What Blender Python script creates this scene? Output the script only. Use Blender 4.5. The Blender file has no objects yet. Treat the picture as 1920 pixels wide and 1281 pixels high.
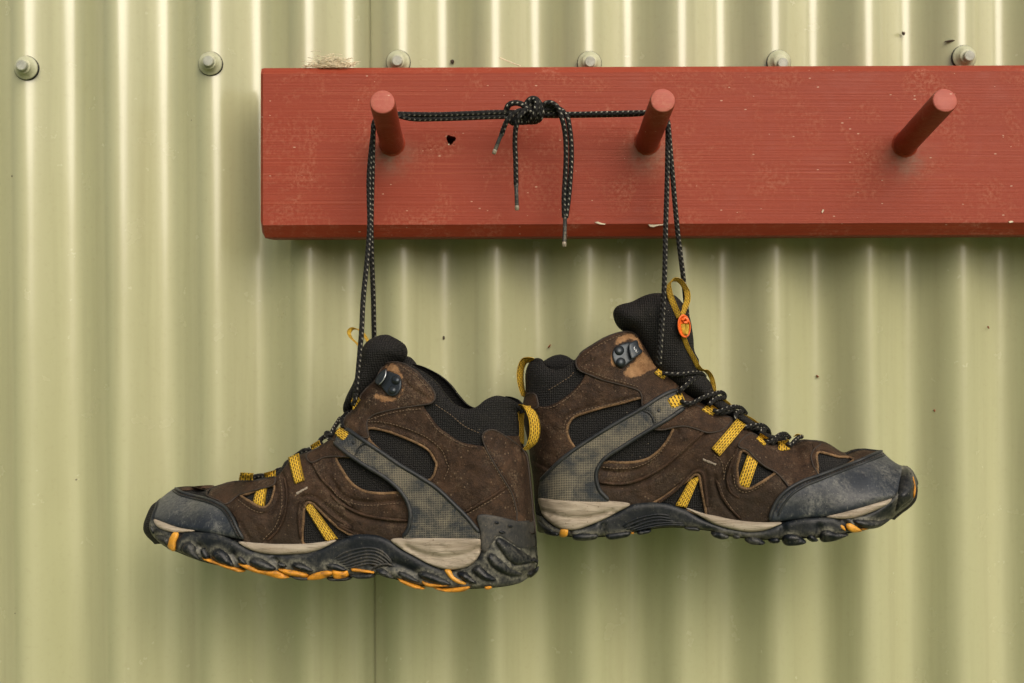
import bpy, bmesh, math, random
import numpy as np
from mathutils import Vector, Matrix
from mathutils.geometry import delaunay_2d_cdt
random.seed(7); np.random.seed(7)
scene = bpy.context.scene
col = scene.collection

# ------------------------------------------------------------------ camera
CAM_Y = -1.10
FPX = 2541.0                       # focal length in pixels of a 1920 px wide picture
cam = bpy.data.cameras.new('camera'); cam.sensor_width = 36; cam.lens = FPX/1920*36
cam.clip_start = 0.02; cam.clip_end = 500
cam_o = bpy.data.objects.new('camera', cam); col.objects.link(cam_o)
cam_o.location = (0, CAM_Y, 0); cam_o.rotation_euler = (math.radians(90), 0, 0)
scene.camera = cam_o
cam.dof.use_dof = True; cam.dof.focus_distance = 0.985; cam.dof.aperture_fstop = 9.0

# ------------------------------------------------------------------ sky, sun, exposure
SUN_EL, SUN_AZ = 36.0, 22.0       # elevation; azimuth from straight behind the camera (positive = from the right)
w = bpy.data.worlds.new('World'); scene.world = w; w.use_nodes = True
nt = w.node_tree; bg = nt.nodes['Background']
sky = nt.nodes.new('ShaderNodeTexSky'); sky.sky_type = 'NISHITA'; sky.sun_disc = False
sky.sun_elevation = math.radians(SUN_EL); sky.sun_rotation = math.radians(180-SUN_AZ)
sky.air_density = 1.0; sky.dust_density = 8.0; sky.ozone_density = 0.6
nt.links.new(sky.outputs[0], bg.inputs[0]); bg.inputs[1].default_value = 0.06
sun = bpy.data.lights.new('sun', 'SUN'); sun.energy = 1.5; sun.angle = math.radians(60); sun.color = (1, .97, .91)
sun_o = bpy.data.objects.new('sun', sun); col.objects.link(sun_o)
az = math.radians(SUN_AZ); el = math.radians(SUN_EL)
sdir = Vector((math.sin(az)*math.cos(el), -math.cos(az)*math.cos(el), math.sin(el)))
sun_o.rotation_euler = sdir.to_track_quat('Z', 'Y').to_euler()
sun_o.location = (0, -3, 3)
vs = scene.view_settings
vs.view_transform = 'Standard'; vs.look = 'None'; vs.gamma = 1; vs.use_curve_mapping = False
vs.exposure = 0.58

# ------------------------------------------------------------------ helpers
def tag(o, label=None, cat=None, group=None, kind=None):
    if label: o['label'] = label
    if cat: o['category'] = cat
    if group: o['group'] = group
    if kind: o['kind'] = kind
    return o
def empty(name, loc=(0, 0, 0)):
    o = bpy.data.objects.new(name, None); col.objects.link(o); o.location = loc
    o.empty_display_size = .01
    return o
def child(o, parent):
    o.parent = parent
    o.matrix_parent_inverse = Matrix.Translation(-Vector(parent_world(parent)))
    return o
def parent_world(p):
    v = Vector(p.location)
    if p.parent: v = v  # parts of parts sit at the world origin of their thing
    return v if p.type == 'EMPTY' else Vector((0, 0, 0))
def mesh_obj(name, verts, faces, mat, parent=None, uv=None, smooth=True, attr=None, matidx=None):
    me = bpy.data.meshes.new(name)
    me.from_pydata([tuple(map(float, v)) for v in verts], [], [tuple(int(i) for i in f) for f in faces])
    mats = mat if isinstance(mat, (list, tuple)) else [mat]
    for m in mats: me.materials.append(m)
    if matidx is not None: me.polygons.foreach_set('material_index', np.asarray(matidx, dtype=np.int32))
    if smooth: me.polygons.foreach_set('use_smooth', [True]*len(me.polygons))
    if uv is not None:
        lay = me.uv_layers.new(name='UVMap')
        li = np.zeros(len(me.loops), dtype=np.int32); me.loops.foreach_get('vertex_index', li)
        lay.data.foreach_set('uv', np.asarray(uv, dtype=np.float32)[li].ravel())
    if attr is not None:
        for k, vals in attr.items():
            a = me.attributes.new(k, 'FLOAT', 'POINT'); a.data.foreach_set('value', np.asarray(vals, dtype=np.float32))
    me.update()
    o = bpy.data.objects.new(name, me); col.objects.link(o)
    if parent is not None: child(o, parent)
    return o
def at(px, py, Y):
    k = Y-CAM_Y
    return Vector(((px-960)/FPX*k, Y, -(py-640.5)/FPX*k))
def spline(pts, step, closed=False, tens=0.5):
    P = np.asarray(pts, float); n = len(P); out = []
    rng = range(n if closed else n-1)
    for i in rng:
        p1, p2 = P[i], P[(i+1) % n]
        p0 = P[(i-1) % n] if (closed or i > 0) else p1-(p2-p1)
        p3 = P[(i+2) % n] if (closed or i < n-2) else p2+(p2-p1)
        L = np.linalg.norm(p2-p1); 
        t1 = (p2-p0)*tens*min(1, 2*L/max(1e-9, np.linalg.norm(p2-p0))); t2 = (p3-p1)*tens*min(1, 2*L/max(1e-9, np.linalg.norm(p3-p1)))
        k = max(1, int(round(L/step)))
        for j in range(k):
            t = j/k; t2_, t3_ = t*t, t*t*t
            out.append((2*t3_-3*t2_+1)*p1+(t3_-2*t2_+t)*t1+(-2*t3_+3*t2_)*p2+(t3_-t2_)*t2)
    if not closed: out.append(P[-1])
    return np.array(out)
def resample(P, step, closed=False):
    P = np.asarray(P, float)
    if closed: P = np.vstack([P, P[:1]])
    d = np.r_[0, np.cumsum(np.linalg.norm(np.diff(P, axis=0), axis=1))]
    n = max(3, int(round(d[-1]/step)))
    s = np.linspace(0, d[-1], n+1)
    if closed: s = s[:-1]
    return np.stack([np.interp(s, d, P[:, k]) for k in range(P.shape[1])], 1)
def seg_dist(Q, A, B):
    Q = np.asarray(Q, float); best = np.full(len(Q), 1e9)
    for a, b in zip(A, B):
        ab = b-a; L2 = max(1e-18, ab@ab)
        t = np.clip(((Q-a)@ab)/L2, 0, 1)
        d = Q-(a+t[:, None]*ab)
        np.minimum(best, d[:, 0]**2+d[:, 1]**2, out=best)
    return np.sqrt(best)
def line_dist(Q, P, closed=False):
    P = np.asarray(P, float)
    if closed: return seg_dist(Q, P, np.roll(P, -1, 0))
    return seg_dist(Q, P[:-1], P[1:])
def inside(Q, P):
    Q = np.asarray(Q, float); P = np.asarray(P, float); r = np.zeros(len(Q), bool)
    x, y = Q[:, 0], Q[:, 1]
    for a, b in zip(P, np.roll(P, -1, 0)):
        if a[1] == b[1]: continue
        c = ((a[1] > y) != (b[1] > y)) & (x < (b[0]-a[0])*(y-a[1])/(b[1]-a[1])+a[0])
        r ^= c
    return r
def ell(t):
    t = np.clip(t, 0, 1); return np.sqrt(np.clip(1-(1-t)**2, 0, 1))
def smooth01(t):
    t = np.clip(t, 0, 1); return t*t*(3-2*t)
def fill(polys, h, rings=()):
    """triangulate an outline with holes (2D): returns points, triangles, boundary index loops, distance to the boundary"""
    loops, pts, edges = [], [], []
    for P in polys:
        s = len(pts); n = len(P); pts += [tuple(p) for p in P]
        loops.append(list(range(s, s+n))); edges += [(s+i, s+(i+1) % n) for i in range(n)]
    allP = np.array(pts); lo, hi = allP.min(0), allP.max(0)
    xs = np.arange(lo[0], hi[0]+h, h); ys = np.arange(lo[1], hi[1]+h*.87, h*.87)
    gx, gy = np.meshgrid(xs, ys); gx = gx+(np.arange(len(ys)) % 2)[:, None]*h*.5
    Q = np.stack([gx.ravel(), gy.ravel()], 1)
    def ins(Q):
        m = inside(Q, polys[0])
        for H in polys[1:]: m &= ~inside(Q, H)
        return m
    def bd(Q):
        d = line_dist(Q, polys[0], True)
        for H in polys[1:]: d = np.minimum(d, line_dist(Q, H, True))
        return d
    Q = Q[ins(Q)]; d = bd(Q); rmax = max(rings) if rings else 0
    Q = Q[d > max(h*.55, rmax+h*.5)]
    extra = []
    for r in rings:
        for k, P in enumerate(polys):
            T = np.roll(P, -1, 0)-np.roll(P, 1, 0); T /= np.maximum(1e-12, np.linalg.norm(T, axis=1))[:, None]
            for sg in (1, -1):
                R = P+sg*r*np.stack([-T[:, 1], T[:, 0]], 1)
                m = ins(R); m[m] = bd(R[m]) > r*.93
                extra.append(R[m])
    if extra: Q = np.vstack([Q]+extra)
    V = [Vector(p) for p in pts]+[Vector(q) for q in Q]
    vo, eo, fo, ov, oe, of = delaunay_2d_cdt(V, edges, [], 0, 1e-7)
    R = np.array([tuple(v) for v in vo])
    F = np.array([f for f in fo if len(f) == 3])
    c = R[F].mean(1); F = F[ins(c)]
    a = R[F]; area = (a[:, 1, 0]-a[:, 0, 0])*(a[:, 2, 1]-a[:, 0, 1])-(a[:, 1, 1]-a[:, 0, 1])*(a[:, 2, 0]-a[:, 0, 0])
    F = F[np.abs(area) > 1e-12]; area = area[np.abs(area) > 1e-12]
    F[area < 0] = F[area < 0][:, ::-1]
    mp = {}
    for i, src in enumerate(ov):
        for s in src: mp[s] = i
    loops = [[mp[i] for i in L] for L in loops]
    return R, F, loops, bd(R)
def frames(P, closed=False):
    P = np.asarray(P, float); n = len(P)
    T = np.gradient(P, axis=0)
    if closed: T = np.roll(P, -1, 0)-np.roll(P, 1, 0)
    T /= np.maximum(1e-12, np.linalg.norm(T, axis=1))[:, None]
    up = np.array([0, -1., 0.]); 
    if abs(T[0]@up) > .9: up = np.array([1., 0, 0])
    N = np.zeros_like(P); nvec = up-(up@T[0])*T[0]; nvec /= np.linalg.norm(nvec); N[0] = nvec
    for i in range(1, n):
        nvec = N[i-1]-(N[i-1]@T[i])*T[i]; l = np.linalg.norm(nvec); N[i] = nvec/l if l > 1e-9 else N[i-1]
    return T, N, np.cross(T, N)
def tube_mesh(P, r, sides=8, flat=1.0, cap=True):
    """verts, faces, uv (u round the tube, v metres along it)"""
    T, N, B = frames(P); n = len(P); r = np.broadcast_to(r, (n,))
    a = np.arange(sides)/sides*2*math.pi
    V = (P[:, None]+r[:, None, None]*(np.cos(a)[None, :, None]*N[:, None]*flat+np.sin(a)[None, :, None]*B[:, None])).reshape(-1, 3)
    d = np.r_[0, np.cumsum(np.linalg.norm(np.diff(P, axis=0), axis=1))]
    F = []; 
    for i in range(n-1):
        for j in range(sides):
            k = (j+1) % sides; F.append((i*sides+j, i*sides+k, (i+1)*sides+k, (i+1)*sides+j))
    if cap: F.append(tuple(range(sides-1, -1, -1))); F.append(tuple((n-1)*sides+j for j in range(sides)))
    uv = np.stack([np.tile(np.arange(sides)/sides, n), np.repeat(d, sides)], 1)
    return V, F, uv
def tube(name, P, r, mat, parent, sides=8, flat=1.0):
    V, F, uv = tube_mesh(np.asarray(P, float), r, sides, flat)
    return mesh_obj(name, V, F, mat, parent, uv)

# ------------------------------------------------------------------ materials
class NT:
    def __init__(s, name):
        s.m = bpy.data.materials.new(name); s.m.use_nodes = True; s.t = s.m.node_tree
        s.b = s.t.nodes['Principled BSDF']; s.out = s.t.nodes['Material Output']
    def n(s, typ, **kw):
        x = s.t.nodes.new(typ)
        for k, v in kw.items(): setattr(x, k, v)
        return x
    def link(s, a, b): s.t.links.new(a, b)
    def put(s, sock, v):
        if hasattr(v, 'is_output') or isinstance(v, bpy.types.NodeSocket): s.link(v, sock)
        elif isinstance(v, (tuple, list)) and len(v) == 3 and sock.type == 'RGBA': sock.default_value = (*v, 1)
        else: sock.default_value = v
    def coord(s, kind='Object', scale=(1, 1, 1), rot=(0, 0, 0), loc=(0, 0, 0)):
        c = s.n('ShaderNodeTexCoord'); m = s.n('ShaderNodeMapping')
        s.link(c.outputs[kind], m.inputs[0]); m.inputs['Scale'].default_value = scale; m.inputs['Rotation'].default_value = rot; m.inputs['Location'].default_value = loc
        return m.outputs[0]
    def noise(s, vec, scale, detail=4, rough=.55, dist=0):
        x = s.n('ShaderNodeTexNoise'); s.link(vec, x.inputs['Vector']); x.inputs['Scale'].default_value = scale
        x.inputs['Detail'].default_value = detail; x.inputs['Roughness'].default_value = rough; x.inputs['Distortion'].default_value = dist
        return x.outputs[0]
    def voro(s, vec, scale, feature='F1', out='Distance', rnd=1.0):
        x = s.n('ShaderNodeTexVoronoi', feature=feature); s.link(vec, x.inputs['Vector']); x.inputs['Scale'].default_value = scale
        x.inputs['Randomness'].default_value = rnd
        return x.outputs[out]
    def ramp(s, v, a, b, c0=0.0, c1=1.0):
        x = s.n('ShaderNodeMapRange'); x.clamp = True; s.link(v, x.inputs[0])
        x.inputs[1].default_value = a; x.inputs[2].default_value = b; x.inputs[3].default_value = c0; x.inputs[4].default_value = c1
        return x.outputs[0]
    def mix(s, f, a, b, mode='MIX'):
        x = s.n('ShaderNodeMix', data_type='RGBA', blend_type=mode); s.put(x.inputs[0], f); s.put(x.inputs[6], a); s.put(x.inputs[7], b)
        return x.outputs[2]
    def math(s, op, a, b=0.0, c=0.0):
        x = s.n('ShaderNodeMath', operation=op); s.put(x.inputs[0], a); s.put(x.inputs[1], b); s.put(x.inputs[2], c)
        return x.outputs[0]
    def bump(s, h, strength, dist, prev=None):
        x = s.n('ShaderNodeBump'); s.link(h, x.inputs['Height']); x.inputs['Strength'].default_value = strength; x.inputs['Distance'].default_value = dist
        if prev is not None: s.link(prev, x.inputs['Normal'])
        return x.outputs[0]
    def attr(s, name):
        x = s.n('ShaderNodeAttribute'); x.attribute_name = name; return x.outputs['Fac']
    def sep(s, vec):
        x = s.n('ShaderNodeSeparateXYZ'); s.link(vec, x.inputs[0]); return x.outputs
    def fin(s, color, rough=.6, normal=None, metal=0.0, spec=.5, **kw):
        s.put(s.b.inputs['Base Color'], color); s.put(s.b.inputs['Roughness'], rough); s.put(s.b.inputs['Metallic'], metal)
        s.put(s.b.inputs['Specular IOR Level'], spec)
        if normal is not None: s.link(normal, s.b.inputs['Normal'])
        for k, v in kw.items(): s.put(s.b.inputs[k], v)
        return s.m
M = {}
def mat_wall():
    s = NT('wall_paint'); v = s.coord('Object')
    vs_ = s.coord('Object', scale=(6, 6, .8))
    big = s.noise(vs_, 1.5, 5, .6)
    c = s.mix(s.ramp(big, .3, .75), (.385, .388, .222), (.45, .448, .278))
    streak = s.noise(s.coord('Object', scale=(60, 60, 2.2)), 1.0, 4, .6)
    c = s.mix(s.ramp(streak, .48, .78, 0, .38), c, (.27, .26, .145))
    fine = s.noise(v, 260, 4, .65)
    c = s.mix(s.ramp(fine, .55, .80, 0, .22), c, (.27, .25, .14))
    # dirt specks
    vd = s.voro(v, 42); vc = s.voro(v, 42, out='Color')
    rs = s.sep(vc)
    rad = s.ramp(rs[0], .70, 1.0, 0.0, .050)
    wob = s.math('ADD', vd, s.math('MULTIPLY', s.math('SUBTRACT', s.noise(v, 400, 2), .5), .06))
    sp = s.math('LESS_THAN', wob, rad)
    c = s.mix(s.math('MULTIPLY', sp, .8), c, (.06, .045, .03))
    vd2 = s.voro(s.coord('Object', loc=(.3, .1, .7)), 24); rs2 = s.sep(s.voro(s.coord('Object', loc=(.3, .1, .7)), 24, out='Color'))
    sp2 = s.math('LESS_THAN', vd2, s.ramp(rs2[1], .86, 1.0, 0.0, .020))
    c = s.mix(s.math('MULTIPLY', sp2, .6), c, (.62, .58, .42))
    r = s.ramp(s.noise(v, 40, 4), .3, .7, .2, .28)
    nb = s.bump(s.noise(v, 1500, 2), .05, .0004)
    nb = s.bump(s.noise(s.coord('Object', scale=(8, 8, 3)), 1.0, 3), .25, .004, nb)
    return s.fin(c, r, nb, spec=.9, **{"Coat Weight": 1, "Coat Roughness": .2, "Coat IOR": 1.52})
def mat_red(end=False):
    s = NT('red_paint_end' if end else 'red_paint'); v = s.coord('Object')
    g1 = s.noise(s.coord('Object', scale=(7, 60, 620)), 1.0, 5, .62)
    g2 = s.noise(s.coord('Object', scale=(3, 30, 1100)), 1.0, 3, .6, .3)
    g3 = s.noise(s.coord('Object', scale=(3, 3, 30)), 1.0, 5, .6)
    base = (.250, .0320, .0105) if not end else (.40, .105, .078)
    c = s.mix(s.ramp(g1, .25, .8), tuple(x*.94 for x in base), tuple(min(1, x*1.10) for x in base))
    c = s.mix(s.ramp(g3, .3, .75, 0, .45), c, (.215, .027, .0100))
    c = s.mix(s.math('MULTIPLY', s.ramp(g2, .56, .74, 0, .5), s.ramp(s.noise(v, 14, 4), .35, .65)), c, (.40, .105, .050))
    # chalky dusty smears and scuffs
    sm = s.noise(v, 26, 6, .72, .6)
    tex = s.noise(v, 330, 4, .7)
    c = s.mix(s.math('MULTIPLY', s.ramp(sm, .48, .70), s.ramp(tex, .44, .64, 0, .48)), c, (.47, .22, .145))
    fl = s.voro(s.coord('Object', scale=(1, 1, 2.4)), 160); fc = s.sep(s.voro(s.coord('Object', scale=(1, 1, 2.4)), 160, out='Color'))
    c = s.mix(s.math('MULTIPLY', s.math('LESS_THAN', fl, s.ramp(fc[0], .84, 1, 0, .17)), .75), c, (.52, .33, .24))
    vs2 = s.voro(s.coord('Object', scale=(2.0, 1, .22)), 70); vc2 = s.sep(s.voro(s.coord('Object', scale=(2.0, 1, .22)), 70, out='Color'))
    c = s.mix(s.math('MULTIPLY', s.math('LESS_THAN', vs2, s.ramp(vc2[0], .93, 1, 0, .09)), .5), c, (.55, .32, .24))
    chip = s.attr('chip')
    c = s.mix(chip, c, (.66, .60, .48))
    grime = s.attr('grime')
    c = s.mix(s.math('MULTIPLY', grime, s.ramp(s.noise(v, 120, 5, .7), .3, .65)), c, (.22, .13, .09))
    h = s.math('ADD', s.math('MULTIPLY', g1, 1.0), s.math('MULTIPLY', g2, .6))
    nb = s.bump(h, .42, .0007)
    nb = s.bump(s.noise(v, 260, 4, .6), .12, .0006, nb)
    return s.fin(c, s.ramp(sm, .3, .7, .50, .72), nb, spec=.38)
def mat_suede(name, c0, c1, dust, dustamt=.5):
    s = NT(name); v = s.coord('Object')
    n1 = s.noise(v, 30, 7, .70, .4); n2 = s.noise(v, 1100, 3, .7); n3 = s.noise(v, 150, 6, .70)
    c = s.mix(s.ramp(n1, .34, .68), c0, c1)
    c = s.mix(s.ramp(n3, .42, .70, 0, .75), c, tuple(x*.45 for x in c0))
    c = s.mix(s.ramp(s.noise(s.coord('Object', loc=(3, 1, 2)), 55, 7, .75, .3), .50, .70, 0, .70), c, tuple(min(1, x*1.9) for x in c1))
    c = s.mix(s.ramp(n2, .50, .72, 0, .60), c, tuple(min(1, x*2.0) for x in c1))
    fl = s.voro(v, 420); fc = s.sep(s.voro(v, 420, out='Color'))
    c = s.mix(s.math('MULTIPLY', s.math('LESS_THAN', fl, s.ramp(fc[0], .66, 1, 0, .28)), dustamt), c, dust)
    c = s.mix(s.math('MULTIPLY', s.ramp(s.noise(v, 48, 7, .75), .50, .68), s.ramp(s.noise(v, 800, 3), .46, .60, 0, .75*dustamt+.1)), c, dust)
    wear = s.attr('wear')
    wj = s.ramp(s.math('ADD', wear, s.math('MULTIPLY', s.math('SUBTRACT', s.noise(v, 170, 5, .7), .5), 1.3)), .42, .62)
    c = s.mix(wj, c, s.mix(s.ramp(n3, .3, .7), (.15, .072, .030), (.33, .19, .09)))
    dirt = s.attr('dirt')
    c = s.mix(s.math('MULTIPLY', dirt, s.ramp(n1, .30, .6, .1, .95)), c, (.020, .0145, .0085))
    h = s.math('ADD', s.math('MULTIPLY', n2, .6), n3)
    nb = s.bump(h, .85, .0011)
    nb = s.bump(s.noise(v, 60, 6, .65), .7, .0034, nb)
    return s.fin(c, s.ramp(n1, .3, .7, .55, .88), nb, spec=.24)
def mat_fabric():
    s = NT('black_mesh_fabric'); uv = s.coord('UV', scale=(1, 1, 1))
    vo = s.voro(s.coord('UV', scale=(1.0, 1.25, 1)), 640, rnd=.25)
    wv = s.noise(s.coord('Object'), 70, 4)
    c = s.mix(s.ramp(vo, .25, .55), (.018, .0175, .0165), (.0026, .0026, .0026))
    v = s.coord('Object'); fl = s.voro(v, 520); fc = s.sep(s.voro(v, 520, out='Color'))
    c = s.mix(s.math('MULTIPLY', s.math('LESS_THAN', fl, s.ramp(fc[0], .86, 1, 0, .26)), .45), c, (.20, .17, .12))
    c = s.mix(s.ramp(s.noise(v, 45, 5, .7), .52, .8, 0, .35), c, (.035, .030, .022))
    nb = s.bump(s.ramp(vo, .1, .6, 1, 0), .9, .0009)
    nb = s.bump(wv, .4, .002, nb)
    return s.fin(c, .82, nb, spec=.3)
def mat_rubber(name, c0, c1, dust, damt, r0=.42, r1=.62, spec=.32):
    s = NT(name); v = s.coord('Object')
    n1 = s.noise(v, 40, 6, .65); n2 = s.noise(v, 420, 4, .7)
    c = s.mix(s.ramp(n1, .3, .7), c0, c1)
    d = s.math('MULTIPLY', s.ramp(s.noise(v, 55, 7, .72, .4), .46, .70), s.ramp(n2, .38, .66))
    c = s.mix(s.math('MULTIPLY', d, damt), c, dust)
    fl = s.voro(v, 600); fc = s.sep(s.voro(v, 600, out='Color'))
    c = s.mix(s.math('MULTIPLY', s.math('LESS_THAN', fl, s.ramp(fc[0], .75, 1, 0, .26)), .55*min(1, damt+.2)), c, dust)
    sc = s.noise(s.coord('Object', scale=(900, 300, 240), rot=(0, .6, .2)), 1.0, 3, .6)
    c = s.mix(s.ramp(sc, .60, .74, 0, .30*damt+.05), c, dust)
    dirt = s.attr('dirt')
    c = s.mix(s.math('MULTIPLY', dirt, s.ramp(n2, .30, .6)), c, dust)
    nb = s.bump(n2, .25, .0006); nb = s.bump(n1, .35, .002, nb)
    r = s.math('ADD', s.ramp(n1, .3, .7, r0, r1), s.math('MULTIPLY', d, .3))
    return s.fin(c, r, nb, spec=spec)
def mat_grid():
    s = NT('grey_ripstop_rubber'); v = s.coord('Object')
    u = s.sep(s.coord('UV', scale=(1, 1, 1)))
    P = .00125
    fx = s.math('FRACT', s.math('DIVIDE', u[0], P)); fy = s.math('FRACT', s.math('DIVIDE', u[1], P))
    gx = s.math('ABSOLUTE', s.math('SUBTRACT', fx, .5)); gy = s.math('ABSOLUTE', s.math('SUBTRACT', fy, .5))
    g = s.math('MAXIMUM', gx, gy)
    pit = s.ramp(g, .26, .44)
    n1 = s.noise(v, 34, 6, .68, .4)
    cl = s.mix(s.ramp(n1, .43, .60), (.034, .040, .045), (.215, .192, .138))
    cd = s.mix(s.ramp(n1, .43, .60), (.011, .014, .018), (.036, .034, .030))
    c = s.mix(pit, cd, cl)
    c = s.mix(s.ramp(s.noise(v, 300, 4, .7), .55, .75, 0, .35), c, (.20, .17, .11))
    nb = s.bump(pit, .6, .0005)
    return s.fin(c, .62, nb, spec=.35)
def mat_midsole():
    s = NT('beige_foam'); v = s.coord('Object')
    a = s.noise(s.coord('Object', scale=(18, 30, 150)), 1.0, 6, .65, .8); n2 = s.noise(v, 300, 5, .7)
    c = s.mix(s.ramp(a, .3, .7), (.25, .205, .150), (.39, .34, .265))
    c = s.mix(s.ramp(n2, .55, .75, 0, .6), c, (.20, .15, .09))
    vr = s.ramp(s.noise(s.coord('Object', scale=(22, 30, 260)), 1.0, 3, .5, 1.5), .47, .53)
    cr = s.math('SUBTRACT', 1.0, s.math('ABSOLUTE', s.math('SUBTRACT', s.math('MULTIPLY', vr, 2), 1)))
    c = s.mix(s.math('MULTIPLY', cr, .45), c, (.13, .10, .065))
    fl = s.voro(v, 380); fc = s.sep(s.voro(v, 380, out='Color'))
    c = s.mix(s.math('MULTIPLY', s.math('LESS_THAN', fl, s.ramp(fc[0], .85, 1, 0, .25)), .6), c, (.10, .06, .03))
    nb = s.bump(a, .5, .0022); nb = s.bump(cr, .4, .0008, nb); nb = s.bump(n2, .2, .0005, nb)
    return s.fin(c, .78, nb, spec=.3)
def mat_plain(name, c, rough=.6, metal=0.0, vary=.25, dust=None, damt=.0, scale=120, spec=.5):
    s = NT(name); v = s.coord('Object'); n = s.noise(v, scale, 5, .65)
    cc = s.mix(s.ramp(n, .3, .7), tuple(x*(1-vary) for x in c), tuple(min(1, x*(1+vary)) for x in c))
    if dust: cc = s.mix(s.math('MULTIPLY', s.ramp(s.noise(v, 260, 5, .7), .48, .66), damt), cc, dust)
    return s.fin(cc, rough, s.bump(n, .15, .0006), metal, spec)
def mat_webbing():
    s = NT('yellow_webbing'); u = s.sep(s.coord('UV')); v = s.coord('Object')   # u across 0..1, v metres along
    ROW = 5.0
    row = s.math('MULTIPLY', u[0], ROW)
    fr = s.math('FRACT', row); ri = s.math('FLOOR', row)
    al = s.math('ADD', s.math('DIVIDE', u[1], .0030), s.math('MULTIPLY', ri, .5))
    fa = s.math('FRACT', al)
    dash = s.math('MULTIPLY', s.math('LESS_THAN', s.math('ABSOLUTE', s.math('SUBTRACT', fr, .5)), .20), s.math('LESS_THAN', s.math('ABSOLUTE', s.math('SUBTRACT', fa, .5)), .34))
    edge = s.math('LESS_THAN', s.math('ABSOLUTE', s.math('SUBTRACT', u[0], .5)), .44)
    n = s.noise(v, 400, 4, .7)
    c = s.mix(s.ramp(n, .3, .7), (.44, .255, .018), (.68, .43, .040))
    c = s.mix(s.ramp(s.noise(v, 60, 5), .5, .75, 0, .5), c, (.26, .155, .02))
    c = s.mix(s.math('MULTIPLY', s.math('MULTIPLY', dash, edge), .93), c, (.012, .011, .008))
    h = s.math('SUBTRACT', s.math('MULTIPLY', s.math('ABSOLUTE', s.math('SUBTRACT', fr, .5)), 1.0), s.math('MULTIPLY', dash, .5))
    nb = s.bump(h, .8, .0006); nb = s.bump(n, .3, .0004, nb)
    return s.fin(c, .75, nb, spec=.3)
def mat_lace():
    s = NT('flecked_black_lace'); u = s.sep(s.coord('UV')); v = s.coord('Object')
    K = 6.0
    a = s.math('MULTIPLY', u[0], K); fa = s.math('FRACT', a); ia = s.math('FLOOR', a)
    t = s.math('ADD', s.math('ADD', s.math('DIVIDE', u[1], .0040), s.math('MULTIPLY', ia, .5)), s.math('MULTIPLY', fa, .45))
    ft = s.math('FRACT', t)
    da = s.math('ABSOLUTE', s.math('SUBTRACT', fa, .5)); dt = s.math('ABSOLUTE', s.math('SUBTRACT', ft, .5))
    fleck = s.math('MULTIPLY', s.math('LESS_THAN', da, .34), s.math('LESS_THAN', dt, .155))
    odd = s.math('FRACT', s.math('MULTIPLY', ia, .5))
    fleck = s.math('MULTIPLY', fleck, s.math('GREATER_THAN', odd, .2))
    n = s.noise(v, 700, 3)
    c = s.mix(s.ramp(n, .3, .7), (.0030, .0030, .0030), (.0085, .0082, .008))
    c = s.mix(fleck, c, s.mix(s.ramp(n, .3, .7), (.14, .135, .11), (.42, .40, .33)))
    ps = s.math('MULTIPLY', s.math('COSINE', s.math('MULTIPLY', s.math('SUBTRACT', ft, .5), 6.283)), s.math('SUBTRACT', 1.0, s.math('MULTIPLY', da, 1.6)))
    nb = s.bump(ps, .9, .0005)
    return s.fin(c, .72, nb, spec=.3)
M['wall'] = mat_wall(); M['red'] = mat_red(); M['red_end'] = mat_red(True)
M['suede'] = mat_suede('brown_suede', (.0180, .0092, .0046), (.040, .0215, .0112), (.20, .145, .09), .5)
M['suede2'] = mat_suede('brown_suede_overlay', (.0205, .0106, .0054), (.046, .0250, .0134), (.21, .155, .10), .5)
M['rim'] = mat_suede('raw_suede_edge', (.075, .043, .020), (.165, .100, .050), (.24, .18, .12), .4)
M['fabric'] = mat_fabric()
M['toe'] = mat_rubber('slate_toe_rubber', (.0065, .0098, .0150), (.0200, .0265, .0360), (.20, .20, .18), .85, .36, .50)
M['sole'] = mat_rubber('black_sole_rubber', (.0030, .0048, .0072), (.0075, .0105, .0140), (.25, .24, .185), .22, .36, .52, .28)
M['lug'] = mat_rubber('black_lug_rubber', (.0026, .0040, .0060), (.0065, .0090, .0120), (.27, .26, .20), .38, .34, .48, .32)
M['heelcup'] = mat_rubber('dusty_heel_rubber', (.009, .0115, .0145), (.032, .033, .032), (.20, .17, .125), .60, .45, .65, .28)
M['piping'] = mat_rubber('black_piping', (.010, .012, .014), (.024, .027, .029), (.15, .14, .12), .35, .40, .55)
M['grid'] = mat_grid(); M['midsole'] = mat_midsole(); M['webbing'] = mat_webbing(); M['lace'] = mat_lace()
M['orange'] = mat_plain('orange_outsole', (.52, .215, .012), .6, vary=.3, dust=(.06, .035, .02), damt=.6)
M['amber'] = mat_plain('amber_insert', (.62, .29, .030), .5, vary=.25, dust=(.16, .10, .05), damt=.45)
M['steel'] = mat_plain('dark_plated_steel', (.030, .038, .046), .36, .55, .2, dust=(.07, .065, .05), damt=.25)
M['steel_edge'] = mat_plain('worn_bright_steel', (.50, .52, .53), .32, .9, .15)
M['button'] = mat_plain('orange_plastic', (.72, .13, .02), .32, vary=.12)
M['thread'] = mat_plain('tan_thread', (.13, .088, .052), .8, vary=.3, scale=600)
M['thread_and_shade'] = mat_plain('dark_thread_and_edge_shade', (.028, .019, .013), .8, vary=.3, scale=600)  # dark sewing thread; also colours the painted shade lines round the overlays
M['print'] = mat_plain('pale_embroidery', (.34, .29, .23), .8, vary=.3, scale=900)
M['aglet'] = mat_plain('worn_clear_aglet', (.035, .037, .038), .22, vary=.4, dust=(.35, .30, .22), damt=.35, scale=300)
M['aglet_tip'] = mat_plain('frayed_aglet_tip', (.22, .19, .14), .4, vary=.5, scale=700)
M['yellow_cord'] = mat_plain('yellow_cord', (.50, .31, .025), .75, vary=.35, dust=(.02, .016, .01), damt=.4, scale=500)
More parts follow.
